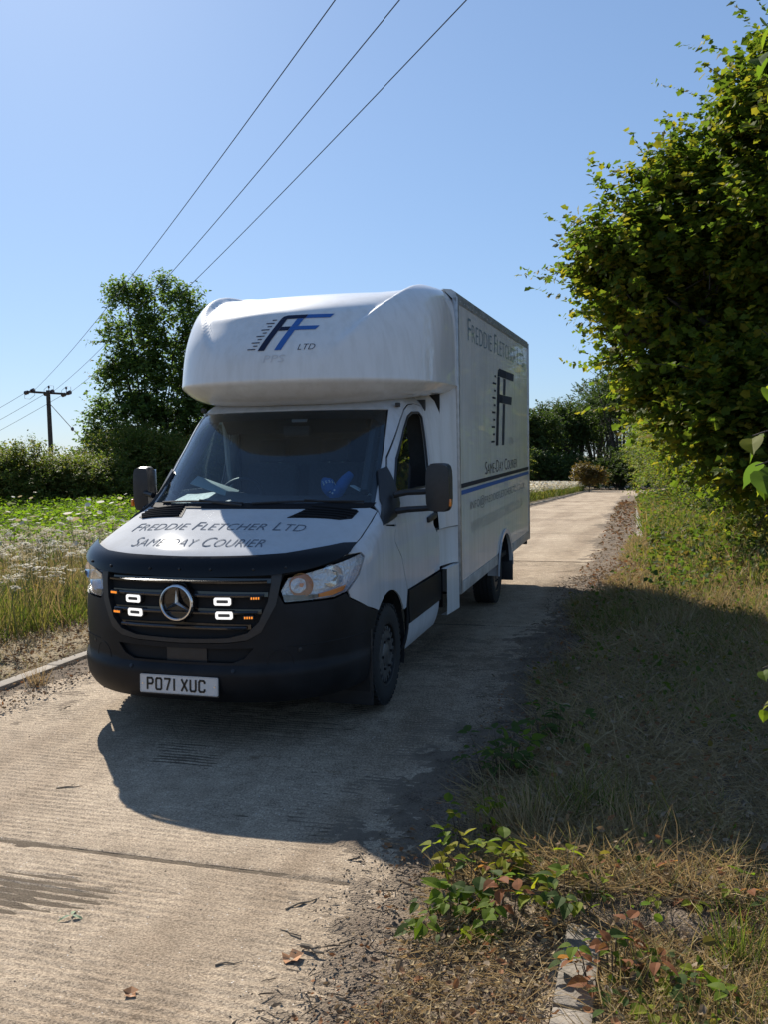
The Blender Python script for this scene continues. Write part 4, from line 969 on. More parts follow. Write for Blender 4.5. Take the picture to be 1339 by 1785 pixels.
tag(o, 'small folded paper slip lying on the dashboard', 'paper')
pp = MB(); pp.box((0, 0, 0), (.34, .22, .006), Matrix.Rotation(.35, 3, 'Y') @ Matrix.Rotation(.25, 3, 'X'), .002); o = pp.build('clipboard', pm('clipboard_pale', (.52, .56, .50), .6)); o.location = vw(-.50, 1.50, 1.485); o.rotation_euler = (0, 0, .3)
tag(o, 'pale clipboard leaning on the dashboard before the steering wheel', 'clipboard')
# ---------------------------------------------------------------- vegetation
def unit(a): return a/np.maximum(np.linalg.norm(a, axis=-1), 1e-9)[..., None]
def place(tv, tf, pos, d, up, size, width=None, bend=None):
    """copies of a template (x along, y across, z up) at pos, pointing along d, blade normal near up"""
    n = len(pos); d = unit(d); s = unit(np.cross(up, d)); nrm_ = np.cross(d, s); k = len(tv)
    sz = size[:, None, None]; w = sz if width is None else width[:, None, None]
    V = pos[:, None, :]+tv[None, :, 0:1]*d[:, None, :]*sz+tv[None, :, 1:2]*s[:, None, :]*w+tv[None, :, 2:3]*nrm_[:, None, :]*sz
    F = (np.arange(n)[:, None, None]*k+tf[None]).reshape(-1, tf.shape[1])
    return V.reshape(-1, 3), F
# leaf outlines
def fan(outl, fold=.10, droop=.10):
    o = np.array(outl); pts = [(x, y, abs(y)*fold*2-droop*x*x) for x, y in o]+[(x, -y, abs(y)*fold*2-droop*x*x) for x, y in o[::-1] if y > 0]
    tv = np.array([(.42, 0, -droop*.18)]+pts); n = len(pts)
    return tv, np.array([(0, 1+i, 1+(i+1) % n) for i in range(n)])
L_maple = fan([(0, 0), (.04, .38), (.36, .30), (.56, .50), (1, 0)], .12, .15)
L_round = fan([(0, 0), (.10, .26), (.42, .42), (.78, .30), (1.02, 0)], .12, .2)
L_long = fan([(0, 0), (.30, .15), (.68, .13), (1, 0)], .15, .25)
L_small = (np.array([(0, 0, 0), (.45, .30, .06), (1, 0, -.08), (.45, -.30, .06), (.5, 0, 0)]), np.array([(0, 4, 1), (4, 2, 1), (0, 3, 4), (4, 3, 2)]))
L_diamond = (np.array([(0, 0, 0), (.45, .30, .08), (1, 0, -.05), (.45, -.30, .08)]), np.array([(0, 2, 1), (0, 3, 2)]))

M_bark = pm('bark', (.055, .045, .035), .95, noise=(14, .5), bump=(40, .8, .02))
M_twig = pm('twig', (.075, .055, .038), .9, noise=(30, .4))
G = lambda *c: [tuple(x) for x in c]
M_hazel = leafmat('hazel_leaf', G((0.061, 0.101, 0.016), (0.081, 0.128, 0.019), (0.135, 0.169, 0.020), (0.068, 0.108, 0.020), (0.203, 0.189, 0.027), (0.081, 0.121, 0.019)), .52, .6, .06, 1.25)
M_mapleL = leafmat('maple_leaf', G((0.070, 0.102, 0.018), (0.093, 0.132, 0.022), (0.059, 0.090, 0.021), (0.124, 0.155, 0.022), (0.233, 0.186, 0.028), (0.078, 0.112, 0.018)), .52, .6, .06)
M_thorn = leafmat('hawthorn_leaf', G((0.073, 0.111, 0.029), (0.103, 0.142, 0.034), (0.135, 0.161, 0.039), (0.081, 0.116, 0.031), (0.170, 0.151, 0.044)), .42, .6, .12)
M_ash = leafmat('ash_leaf', G((0.071, 0.110, 0.035), (0.101, 0.151, 0.046), (0.121, 0.172, 0.050), (0.080, 0.126, 0.037)), .5, .6, .1)
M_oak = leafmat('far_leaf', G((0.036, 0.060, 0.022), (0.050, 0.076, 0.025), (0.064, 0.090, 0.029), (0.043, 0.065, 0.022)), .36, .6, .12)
M_auburn = leafmat('turning_leaf', G((.10, .075, .018), (.13, .085, .02), (.07, .07, .018), (.16, .09, .025)), .4)

def tubes_mesh(name, lines, mat, parent, n=6):
    m = MB()
    for pts, rad in lines: m.tube(pts, rad, n, False)
    return m.build(name, mat, parent, 60, False)
def crown_leaves(blobs, n_shoots, per, leaf, lsize, shoot_len, seed=0, up=.35, gap=.0, inner=.45, out=.9, cull=True, face=None):
    """leafy shoots spread through the crown: blobs = [(centre, radii)]"""
    g = np.random.default_rng(seed); C_ = np.array([b[0] for b in blobs], float); R_ = np.array([b[1] for b in blobs], float)
    w = (R_[:, 0]*R_[:, 1]+R_[:, 0]*R_[:, 2]+R_[:, 1]*R_[:, 2]); w /= w.sum()
    bi = g.choice(len(blobs), n_shoots, p=w); d = unit(g.normal(size=(n_shoots, 3)))
    d[:, 2] = np.where(d[:, 2] < -.55, -d[:, 2], d[:, 2])
    rr = inner+(1.0-inner)*g.random(n_shoots)**.55
    P = C_[bi]+d*R_[bi]*rr[:, None]
    if gap > -5:
        keep = noise3(P, 1.0/max(.6, float(R_.mean())*.55), seed) > gap
        P, d, bi = P[keep], d[keep], bi[keep]
    if cull:
        k = in_view(P, 260, 200); P, d, bi = P[k], d[k], bi[k]
    n = len(P); dr = unit(d*out+np.array([0, 0, up])+.45*g.normal(size=(n, 3)))
    t = (np.arange(per)+.5)/per; L_ = shoot_len*(.45+1.0*g.random(n))
    sag = -.18*(t[None]**2)*L_[:, None]
    Q = P[:, None, :]+dr[:, None, :]*(t[None, :, None]*L_[:, None, None]); Q[..., 2] += sag
    side = unit(np.cross(dr, np.array([0, 0, 1.])+.2*g.normal(size=(n, 3))))
    sg_ = np.where(np.arange(per) % 2 == 0, 1, -1)[None, :, None]
    ld = dr[:, None, :]*.55+side[:, None, :]*sg_*.85+.35*g.normal(size=(n, per, 3)); ld[..., 2] -= .25
    upv = np.array([0, 0, 1.])+.55*g.normal(size=(n, per, 3))+.35*d[:, None, :]
    Q = Q.reshape(-1, 3); ld = ld.reshape(-1, 3); upv = upv.reshape(-1, 3)
    sz = lsize*(.45+.9*g.random(len(Q)))
    V, F = place(leaf[0], leaf[1], Q, ld, upv, sz)
    return V, F, (P, dr, L_)
def tree(name, label, cat, base, blobs, n_shoots, per, leaf, lmat, lsize, shoot, seed, trunk_r=.14, group=None, gap=-.35, limbs=True, cull=True, twigs=0, up=.35, inner=.45, trunk_h=None, lean=(0, 0), spikes=0):
    base = Vector(base); o = tag(empty(name, base), label, cat, group)
    V, F, (P, dr, L_) = crown_leaves(blobs, n_shoots, per, leaf, lsize, shoot, seed, up, gap, inner, cull=cull)
    if spikes:
        V2, F2, sp2 = crown_leaves(blobs, spikes, 24, leaf, lsize*.9, 1.15, seed+500, .9, -9, .85, cull=cull); F = np.concatenate([F, F2+len(V)]); V = np.concatenate([V, V2])
        P, dr, L_ = np.concatenate([sp2[0], P]), np.concatenate([sp2[1], dr]), np.concatenate([sp2[2], L_])
    amesh('crown', V-np.array(base), F, lmat, o)
    top = max((Vector(b[0]) for b in blobs), key=lambda v: v.z); g = random.Random(seed)
    lines = []
    if limbs:
        th = trunk_h or max(.3, (min(b[0][2]-b[1][2]*.5 for b in blobs)-base.z)*.8)
        t0 = Vector((lean[0]*.3, lean[1]*.3, -.15)); t1 = Vector((lean[0], lean[1], th))
        lines.append(([t0, t0.lerp(t1, .5)+Vector((g.uniform(-.1, .1)*th*.2, g.uniform(-.1, .1)*th*.2, 0)), t1], [trunk_r*1.25, trunk_r, trunk_r*.8]))
        for b in blobs:
            c = Vector(b[0])-base; a = t1.lerp(t0, g.uniform(0, .35)); mid = a.lerp(c, .5)+Vector((g.uniform(-.2, .2), g.uniform(-.2, .2), g.uniform(.0, .35)))
            e = c+(c-a).normalized()*min(b[1])*.45
            lines.append(([a, mid, c, e], [trunk_r*.55, trunk_r*.4, trunk_r*.25, trunk_r*.08]))
            for _ in range(4):
                q = mid.lerp(c, g.random()); dv = Vector((g.uniform(-1, 1)*b[1][0], g.uniform(-1, 1)*b[1][1], g.uniform(-.3, 1)*b[1][2]))*.75
                lines.append(([q, q+dv*.5+Vector((0, 0, .1)), q+dv], [trunk_r*.18, trunk_r*.11, trunk_r*.03]))
    if twigs:
        idx = np.random.default_rng(seed).choice(len(P), min(twigs, len(P)), False)
        for i in idx:
            p = Vector(P[i])-base; v = Vector(dr[i])*float(L_[i]); lines.append(([p-v*.5, p+v*.4, p+v*.85+Vector((0, 0, -.12*L_[i]))], [.011, .007, .003]))
    if lines: tubes_mesh('trunk', lines, M_bark, o)
    return o
def gz(x, y): return float(ground_z(x, y))
def blob_cloud(c, rad, n, r, seed, flat=1.0):
    g = random.Random(seed); out = []
    for _ in range(n):
        d = Vector((g.gauss(0, 1), g.gauss(0, 1), g.gauss(0, 1))).normalized(); k = g.uniform(.35, .8)
        rr = r*g.uniform(.7, 1.25)
        out.append(((c[0]+d.x*rad[0]*k, c[1]+d.y*rad[1]*k, c[2]+d.z*rad[2]*k), (rr, rr, rr*flat)))
    return out
def gp(x, y, d):
    """ground point below picture direction x,y at depth d (only used to lay the plan out)"""
    p = at(x, y, d); return (float(p[0]), float(p[1]), gz(p[0], p[1]))

# the big maple leaning over the road on the hedge side
bl = [((3.7, 11.4, 5.5), (1.3, 1.5, 1.1)), ((2.55, 11.2, 4.75), (.9, 1.1, .75)), ((3.2, 10.6, 3.9), (1.3, 1.2, .9)), ((4.9, 10.8, 6.7), (1.2, 1.4, 1.1)), ((5.6, 10.6, 5.2), (2.0, 1.8, 1.7)), ((6.4, 10.2, 7.3), (1.3, 1.5, 1.2)),
      ((4.6, 9.6, 6.0), (.9, .9, .8)), ((5.2, 9.2, 4.7), (1.3, 1.1, 1.2)), ((7.3, 10.0, 7.0), (1.9, 2.0, 2.2)), ((4.7, 11.5, 3.4), (1.7, 1.5, 1.3)), ((1.9, 10.9, 4.75), (.5, .7, .4)), ((5.8, 9.6, 7.1), (.6, .8, .7)),
      ((2.45, 11.6, 3.75), (.6, .7, .4)), ((3.2, 11.0, 3.3), (.8, .9, .5)), ((2.75, 11.3, 4.3), (.8, .9, .6)), ((2.2, 11.0, 4.3), (.45, .6, .3)), ((3.05, 11.3, 5.75), (.5, .7, .45)), ((4.0, 11.2, 6.7), (.5, .7, .5)), ((4.9, 10.9, 7.35), (.5, .7, .4))]
for px, py, dd, r in ((1150, 640, 15.0, .6), (1205, 690, 14.5, .75), (1265, 650, 14.5, 1.0), (1290, 760, 13.5, .8), (1325, 720, 13.5, 1.1), (1330, 830, 13, .8), (1110, 590, 15.5, .6)):
    p_ = at(px, py, dd); bl.append((tuple(float(v) for v in p_), (r, r, r*.8)))
tree('maple_tree', 'big maple with lobed yellow green leaves leaning over the right side of the road', 'tree', (6.3, 11.6, gz(6.3, 11.6)), bl, 29000, 11, L_maple, M_mapleL, .115, .60, 3, .17, gap=.12, twigs=700, up=.5, inner=.35, trunk_h=2.2, lean=(-.6, -.4), spikes=800)
tree('maple_tree', 'dark maple standing at the right edge behind the hazel leaves', 'tree', (7.4, 6.2, gz(7.4, 6.2)),
     [((6.6, 6.0, 4.6), (1.5, 1.5, 1.5)), ((7.4, 6.0, 6.6), (1.8, 1.6, 1.6)), ((6.2, 6.6, 3.0), (1.2, 1.2, 1.1)), ((6.4, 7.8, 6.2), (1.4, 1.4, 1.5))], 4200, 12, L_maple, M_mapleL, .11, .55, 5, .14, gap=-.5, twigs=250, trunk_h=1.8)
# hedge bushes on the right, near to far
hz = [(4.9, 9.6, 1.5, 1.3, 2.6), (4.6, 12.6, 1.4, 1.6, 2.9), (4.3, 15.6, 1.5, 1.9, 3.3), (4.0, 19.5, 1.6, 2.2, 3.6), (3.6, 24.0, 1.6, 2.6, 4.0), (3.1, 29.5, 1.7, 3.0, 4.4), (2.9, 36.0, 1.9, 3.6, 4.8), (2.6, 44.0, 2.2, 4.5, 5.6), (2.4, 55.0, 2.6, 6.0, 6.5), (2.2, 70, 3.4, 8.0, 8.0)]
names = ['first hedge bush on the right, dark leaves above the lit verge', 'second hedge bush on the right, under the leaning maple', 'third hedge bush on the right, small glossy leaves in sun', 'fourth hedge bush on the right, sunlit yellow green face',
         'fifth hedge bush on the right, orange tinted tips over the road', 'sixth hedge bush on the right, where the hedge begins to narrow', 'seventh hedge bush on the right, small in the distance', 'tall hedge bush on the right just before the dark wood', 'last but one hedge tree on the right by the dark wood', 'farthest hedge tree on the right where the road ends']
for i, (x, y, rx, ry, h) in enumerate(hz):
    x0 = x+float(xs(y))+(.35, .4, .5, .6, .8, 1.1, 1.4, 1.9, 2.6, 3.6)[i]; z0 = gz(x0, y)
    bl = blob_cloud((x0, y, z0+h*.52), (rx*.75, ry*.8, h*.40), 9+i//2, rx*.62, 40+i)
    bl += [((x0-rx*.45, y+random.uniform(-.4, .4)*ry, z0+h*.55), (rx*.6, rx*.7, rx*.6)), ((x0-rx*.3, y+random.uniform(-.4, .4)*ry, z0+h*.22), (rx*.6, rx*.8, rx*.5))]
    for _ in range(3): bl.append(((x0+random.uniform(-.6, .5)*rx, y+random.uniform(-.8, .8)*ry, z0+h*random.uniform(.85, 1.12)), (rx*.35, rx*.4, rx*.4)))
    ls = (.062, .068, .06, .075, .085, .095, .12, .15, .19, .24)[i]
    tree('hedge_bush', names[i], 'bush', (x0, y, z0), bl, int((2600, 3000, 3000, 3000, 2800, 2600, 2200, 2000, 1900, 1900)[i]), 14, (L_small, L_maple, L_small, L_small, L_small, L_small, L_diamond, L_diamond, L_diamond, L_diamond)[i],
         M_mapleL if i in (1, 3, 4) else M_hazel if i == 2 else M_thorn, ls, .40+.05*i, 60+i, .06, 'hedge bushes along the right of the road', gap=-.15, spikes=140 if i < 6 else 60, twigs=160 if i < 4 else 0, inner=.5, up=.15+.2*(i % 3))
# dark wood closing the road
fw = [(930, 98, 7.2, 3.3), (965, 112, 8.2, 4.2), (1005, 108, 8.6, 4.0), (1040, 118, 10.8, 4.6), (1085, 104, 12.5, 5.2), (1135, 112, 12.5, 5.4), (880, 104, 7.5, 4.4), (1060, 132, 11.5, 6), (985, 135, 9.5, 6)]
fl = ['far wood tree just right of the van, pale rounded top', 'far wood tree behind the flowery bank, broad crown', 'far wood tree above the small orange bush, pointed top', 'tall far wood tree left of the road end', 'tallest far wood tree right above the road end',
      'far wood tree at the right partly behind the hedge', 'far wood tree hidden mostly behind the van', 'rear wood tree closing the gap over the road', 'rear wood tree filling in behind the left side']
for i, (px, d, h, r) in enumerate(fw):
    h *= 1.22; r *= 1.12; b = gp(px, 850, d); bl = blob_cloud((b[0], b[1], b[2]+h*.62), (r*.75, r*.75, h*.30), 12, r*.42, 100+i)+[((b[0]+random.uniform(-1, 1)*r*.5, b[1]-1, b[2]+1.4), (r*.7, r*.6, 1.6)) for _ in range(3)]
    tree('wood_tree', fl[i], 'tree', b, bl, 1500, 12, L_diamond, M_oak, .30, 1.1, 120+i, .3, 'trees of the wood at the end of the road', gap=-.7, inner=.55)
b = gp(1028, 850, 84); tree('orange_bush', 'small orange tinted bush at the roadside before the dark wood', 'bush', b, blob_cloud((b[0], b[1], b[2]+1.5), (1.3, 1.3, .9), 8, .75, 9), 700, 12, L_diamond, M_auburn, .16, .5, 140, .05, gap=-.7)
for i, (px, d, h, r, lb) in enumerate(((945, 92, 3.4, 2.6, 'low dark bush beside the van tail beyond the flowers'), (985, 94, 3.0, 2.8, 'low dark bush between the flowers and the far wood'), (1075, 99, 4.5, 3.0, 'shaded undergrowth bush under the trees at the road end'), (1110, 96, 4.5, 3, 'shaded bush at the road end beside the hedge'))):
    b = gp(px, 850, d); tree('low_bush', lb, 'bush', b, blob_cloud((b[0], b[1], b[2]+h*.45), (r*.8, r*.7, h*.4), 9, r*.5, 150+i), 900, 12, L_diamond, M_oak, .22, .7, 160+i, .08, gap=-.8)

# hedge and trees beyond the meadow on the left
lh = [(-40, 27.5, 1.9, 1.8), (15, 27.0, 2.2, 1.6), (62, 28.2, 1.25, 1.5), (105, 28.6, 1.55, 1.6), (150, 29.6, 1.75, 1.7), (195, 31, 2.2, 2.0), (240, 32, 3.0, 2.1), (300, 33, 3, 2.2), (360, 35, 3.2, 2.4)]
ll = ['hedge shrub at the left edge of the picture, half out of view', 'pale feathery shrub near the left edge with thin upright sprays', 'low dark hedge shrub left of the pole foot', 'rounded hedge shrub in front of the pole foot', 'bramble covered hedge shrub right of the pole',
      'hedge shrub under the left side of the ash tree', 'dark hedge shrub below the ash tree beside the van mirror', 'hedge shrub hidden behind the van windscreen', 'hedge shrub far behind the van cab']
for i, (px, d, h, r) in enumerate(lh):
    b = gp(px, 890, d); bl = blob_cloud((b[0], b[1], b[2]+h*.48), (r*.85, r*.8, h*.36), 13, r*.42, 200+i)
    bl += [((b[0]+random.uniform(-1, 1)*r*.7, b[1]-.3, b[2]+.45), (r*.5, r*.5, .6)) for _ in range(4)]
    tree('hedge_shrub', ll[i], 'bush', b, bl, 3200, 12, L_small, M_thorn, .09, .48, 220+i, .06, 'hedge shrubs along the far side of the meadow', gap=-.6, twigs=60, up=.7 if i == 1 else .4)
b = gp(268, 890, 34); bx_, by_, bz_ = b
ash = []
for px, py, r, dd in ((222, 530, .62, 34), (268, 520, .70, 34.3), (318, 545, .75, 34.6), (345, 590, .7, 34.2), (205, 590, .6, 33.6), (250, 590, .8, 34), (300, 620, .9, 34.4), (215, 640, .6, 33.8), (195, 665, .45, 33.5), (245, 660, .9, 34), (300, 690, 1.0, 34.3), (190, 730, .7, 33.4),
                      (235, 730, .9, 33.8), (285, 760, 1.1, 34), (180, 790, .8, 33.2), (230, 800, 1.0, 33.4), (290, 830, 1.2, 33.6), (345, 660, .9, 34.5), (350, 740, 1.1, 34.5), (200, 850, .9, 33), (260, 870, 1.0, 33), (340, 840, 1.2, 34), (400, 700, 1.2, 35), (420, 800, 1.4, 35)):
    p = at(px, py, dd); ash.append((tuple(p), (r, r, r*.9)))
tree('ash_tree', 'tall ash tree with airy feathery crown left of the van', 'tree', b, ash, 8500, 12, L_small, M_ash, .15, .60, 31, .085, gap=-.42, twigs=250, up=.6, inner=.25)

for i, (px, dd, h, r) in enumerate(((455, 38, 3.0, 2.6), (540, 44, 3.2, 3.0), (630, 52, 3.4, 3.4), (720, 62, 4.2, 4.0), (810, 76, 5.0, 5.0))):
    b = gp(px, 880, dd); bl = blob_cloud((b[0], b[1], b[2]+h*.48), (r*.9, r*.8, h*.36), 10, r*.5, 300+i)
    tree('hedge_shrub', ('first', 'second', 'third', 'fourth', 'fifth')[i]+' of the hedge shrubs standing behind the van, counted from the ash tree', 'bush', b, bl, 1300, 12, L_diamond, M_thorn, .17, .6, 320+i, .07, 'hedge shrubs along the far side of the meadow', gap=-.7)
# ---------------------------------------------------------------- grass, flowers, litter
M_straw = leafmat('dry_grass', G((0.275, 0.213, 0.103), (0.385, 0.303, 0.152), (0.220, 0.165, 0.083), (0.330, 0.254, 0.138), (0.165, 0.179, 0.055)), .35, .6, .2, 1.1, dry=True)
M_grass = leafmat('green_grass', G((0.061, 0.094, 0.020), (0.094, 0.127, 0.024), (0.055, 0.083, 0.022), (0.132, 0.143, 0.033), (0.220, 0.182, 0.077)), .45, .5, .25, 1.2)
M_weed = leafmat('weed_leaf', G((.055, .09, .02), (.075, .115, .022), (.11, .14, .024), (.06, .085, .024), (.18, .12, .04), (.066, .10, .035)), .5, .65, .08, 1.2)
M_tan = leafmat('tan_grass', G((0.338, 0.260, 0.143), (0.442, 0.338, 0.195), (0.260, 0.195, 0.104), (0.390, 0.312, 0.182)), .3, .7, .1, 1.0, dry=True)
M_crop = leafmat('parsnip_leaf', G((.09, .16, .014), (.12, .19, .016), (.08, .14, .016), (.14, .19, .02)), .58, .7, .04, 1.3)
M_dead = leafmat('dead_leaf', G((.19, .13, .075), (.27, .20, .12), (.14, .095, .06), (.33, .26, .18), (.12, .085, .055), (.25, .12, .055)), .25, .75, .15, 1.0, dry=True)
M_umbel = leafmat('umbel_white', G((.62, .62, .54), (.70, .70, .62), (.56, .54, .44), (.48, .42, .30)), .35, .7, .1, .75, dry=True)
M_stick = pm('stick', (.20, .155, .105), .9, noise=(50, .5))
BL = (np.array([(0, -.5, 0), (0, .5, 0), (.35, -.42, .05), (.35, .42, .05), (.7, -.28, .02), (.7, .28, .02), (1, 0, -.10)]), np.array([(0, 2, 1), (1, 2, 3), (2, 4, 3), (3, 4, 5), (4, 6, 5)]))
BL3 = (np.array([(0, -.5, 0), (0, .5, 0), (.55, -.36, .04), (.55, .36, .04), (1, 0, -.06)]), np.array([(0, 2, 1), (1, 2, 3), (2, 4, 3)]))
CURL = (np.array([(0, 0, .05), (.3, .28, .14), (.7, .24, .10), (1, 0, .16), (.7, -.22, .2), (.3, -.30, .05), (.5, 0, -.04)]), np.array([(6, 0, 1), (6, 1, 2), (6, 2, 3), (6, 3, 4), (6, 4, 5), (6, 5, 0)]))
def scatter(n, x0, x1, y0, y1, near=None, road=True, seed=0, mask=None):
    """ground positions in a strip measured across the road; near > 0 crowds them towards the viewer"""
    g = np.random.default_rng(seed); t = g.random(n)
    Y = y0+(y1-y0)*(t**near if near else t); X = x0+(x1-x0)*g.random(n)
    if mask is not None: k = mask(X, Y, g); X, Y = X[k], Y[k]
    Xw = X+xs(Y) if road else X
    kb = ~((X > 2.42) & (X < 2.60) & (Y < -1.64) & (g.random(len(X)) < .93)); X, Y, Xw = X[kb], Y[kb], Xw[kb]; zg = np.where((X > LK) & (X < RK+.11), zr(Y)+.03+.075*sstep(2.0, 2.4, X)*(Y > -1.5), np.maximum(ground_z(Xw, Y), zr(Y)+.105*(X > RK)*(X < 3.05)*(Y > -1.5)*(Y < 6))); P = np.stack([Xw, Y, zg], -1); k = in_view(P, 260, 160); return P[k], g
def blades(name, n, area, hgt, mat, wid=.006, near=1.6, seed=0, lean=.45, tmpl=BL, mask=None, label=None, zoff=0, patch=None):
    P, g = scatter(n, *area, near=near, seed=seed, mask=mask); k = len(P); P = P+np.array([0, 0, zoff-.01])
    d = np.stack([g.normal(size=k)*lean, g.normal(size=k)*lean, np.ones(k)], -1); up = np.stack([g.normal(size=k), g.normal(size=k), .1*g.normal(size=k)], -1)
    hh = hgt*(.4+.9*g.random(k))*(1+.45*noise3(P, .9, seed % 4)); hh = np.maximum(hh, hgt*.2)
    dist = np.linalg.norm(P-cp, axis=1); ww = wid*(.7+.6*g.random(k))*np.maximum(1, dist/7)
    V, F = place(tmpl[0], tmpl[1], P, d, up, hh, ww)
    return tag(amesh(name, V, F, mat), label, kind='stuff')
def flatleaves(name, n, area, size, mat, near=1.5, seed=0, tmpl=CURL, z=(.0, .03), tilt=.5, label=None, mask=None, onroad=False, grow=8):
    P, g = scatter(n, *area, near=near, seed=seed, mask=mask); k = len(P)
    if onroad: P[:, 2] = zr(P[:, 1])+.006
    P[:, 2] += z[0]+(z[1]-z[0])*g.random(k)
    d = np.stack([g.normal(size=k), g.normal(size=k), tilt*.6*g.normal(size=k)], -1); up = np.stack([tilt*g.normal(size=k), tilt*g.normal(size=k), np.ones(k)], -1)
    dist = np.linalg.norm(P-cp, axis=1)
    V, F = place(tmpl[0], tmpl[1], P, d, up, size*(.4+1.0*g.random(k)**1.5)*np.maximum(1, dist/grow))
    return tag(amesh(name, V, F, mat), label, kind='stuff')
def sticks(name, n, area, ln, rad, near=1.5, seed=0, label=None, onroad=False, mask=None):
    P, g = scatter(n, *area, near=near, seed=seed, mask=mask); k = len(P)
    if onroad: P[:, 2] = zr(P[:, 1])+.008
    P[:, 2] += .012*g.random(k)
    st = (np.array([(0, .5, -.3), (0, -.5, -.3), (0, 0, .6), (.5, .45, -.2), (.5, -.45, -.2), (.5, 0, .7), (1, .25, -.2), (1, -.25, -.2), (1, 0, .3)]), np.array([(0, 1, 4), (0, 4, 3), (1, 2, 5), (1, 5, 4), (2, 0, 3), (2, 3, 5), (3, 4, 7), (3, 7, 6), (4, 5, 8), (4, 8, 7), (5, 3, 6), (5, 6, 8)]))
    d = np.stack([g.normal(size=k), g.normal(size=k), .12*g.normal(size=k)], -1); up = np.tile([0, 0, 1.], (k, 1)); L_ = ln*(.3+1.1*g.random(k)**2)
    V, F = place(st[0]*np.array([1, 1, 1]), st[1], P, d, up, L_, rad*(.6+.8*g.random(k)))
    # thickness follows the width, not the length
    V = V.reshape(k, 9, 3); base = P[:, None, :]+st[0][None, :, 0:1]*unit(d)[:, None, :]*L_[:, None, None]; V = base+(V-base)*np.array([1, 1, 1]); V[..., 2] = base[..., 2]+(V[..., 2]-base[..., 2])*.08+rad*.3
    return tag(amesh(name, V.reshape(-1, 3), F, M_stick), label, kind='stuff')

# --- right verge
patchy = lambda f, s, th: (lambda X, Y, g: noise3(np.stack([X, Y, 0*X], -1), f, s) > th-.5*g.random(len(X)))
VE = lambda X, Y: 2.0+.10*sstep(-.9, -1.9, Y)+.13*noise3(np.stack([X, Y, 0*X], -1), .9, 2)+.10*noise3(np.stack([X, Y, 0*X], -1), 3.1, 1)+.38*sstep(-.9, -1.9, Y)+.45*sstep(5.2, 7.5, Y)
def vm(f, s, th): return lambda X, Y, g: (noise3(np.stack([X, Y, 0*X], -1), f, s) > th-.5*g.random(len(X))) & (X > VE(X, Y)-.12*g.random(len(X)))
RV = (1.8, 5.6, -3.4, 13); RV2 = (RK+.12, 5.6, 12, 45)
def lift(P): pass
blades('dry_grass', 90000, RV, .14, M_straw, .0042, 1.45, 1, .8, BL3, mask=vm(1.2, 0, -1.1), label='short dry straw coloured grass on the right verge')
blades('dry_grass', 75000, RV, .16, M_tan, .0042, 1.35, 19, 2.6, BL3, mask=vm(1.0, 2, -1.5), label='flattened dead grass lying over the right verge', zoff=.03)
blades('green_grass', 26000, (1.9, 5.6, -.9, 13), .15, M_grass, .005, 1.25, 2, .6, BL3, mask=vm(1.0, 1, -.05), label='green grass patches on the right verge')
blades('green_grass', 4000, (2.6, 4.5, -3.4, -.9), .13, M_grass, .005, 1.2, 29, .6, BL3, mask=vm(1.4, 1, .1), label='green grass patches at the lower right corner')
blades('green_grass', 9000, (RK+.15, 6.0, 6, 13), .24, M_grass, .007, 1.0, 22, .5, mask=patchy(.8, 2, -.3), label='taller green grass in the sunlit part of the verge')
blades('dry_grass', 8000, (RK+.15, 6.0, 5, 13), .26, M_straw, .006, 1.0, 32, .5, mask=patchy(.9, 3, -.3), label='dry stalks in the sunlit part of the verge')
blades('verge_grass', 9000, RV2, .30, M_grass, .008, 1.3, 3, .5, BL3, label='rough grass along the foot of the far hedge')
blades('verge_grass', 6000, RV2, .32, M_straw, .007, 1.3, 4, .5, BL3, label='dry grass along the foot of the far hedge')
flatleaves('weeds', 9000, RV, .030, M_weed, 1.4, 5, L_round, (.02, .15), .9, 'small leafy weeds among the verge grass', vm(1.4, 3, .1))
flatleaves('weeds', 9000, (RK+.2, 6.2, 5.5, 13), .042, M_weed, 1.0, 6, L_round, (.03, .32), .9, 'leafy weeds in the sunlit verge behind the shadow', patchy(.9, 0, .05))
flatleaves('weeds', 6000, RV2, .06, M_weed, 1.3, 7, L_diamond, (.03, .5), .9, 'weeds below the far hedge', grow=14)
flatleaves('dead_leaves', 11000, (1.9, 5.0, -3.4, 9), .032, M_dead, 1.7, 8, CURL, (.02, .10), .7, 'dry brown leaves scattered over the right verge')
flatleaves('dead_leaves', 6500, (1.88, 3.2, -3.4, .2), .020, M_tan, 1.2, 39, CURL, (.01, .05), .6, 'pale crumpled dead leaves and chaff in the foreground litter')
blades('dry_grass', 14000, (1.92, 3.4, -3.4, .3), .12, M_tan, .0032, 1.1, 38, 3.2, BL3, label='broken straw lying in the foreground litter', zoff=.015)
flatleaves('dead_leaves', 4200, (1.68, RK+.05, -3.4, 9), .022, M_dead, 1.7, 9, CURL, (.018, .04), .5, 'dry leaves on the dark leaf mould by the kerb', onroad=True)
flatleaves('dead_leaves', 1300, (1.75, RK+.05, 9, 40), .035, M_dead, 1.3, 10, CURL, (.012, .05), .5, 'dry leaves along the far kerb', onroad=True, grow=10)
sticks('twig_litter', 3600, (1.75, 4.4, -3.4, 7), .085, .0018, 1.7, 11, 'broken twigs and straw lying on the leaf mould')
sticks('twig_litter', 2600, (1.52, RK, -3.4, 8), .055, .0015, 1.7, 12, 'fine twig fragments over the road edge', onroad=True)
crumb = (np.array([(0, 0, .2), (.5, .35, 0), (1, 0, .1), (.5, -.4, 0), (.5, 0, .5)]), np.array([(0, 1, 4), (1, 2, 4), (2, 3, 4), (3, 0, 4)]))
dk = pm('crumbs', (.13, .10, .072), .95, noise=(40, .6))
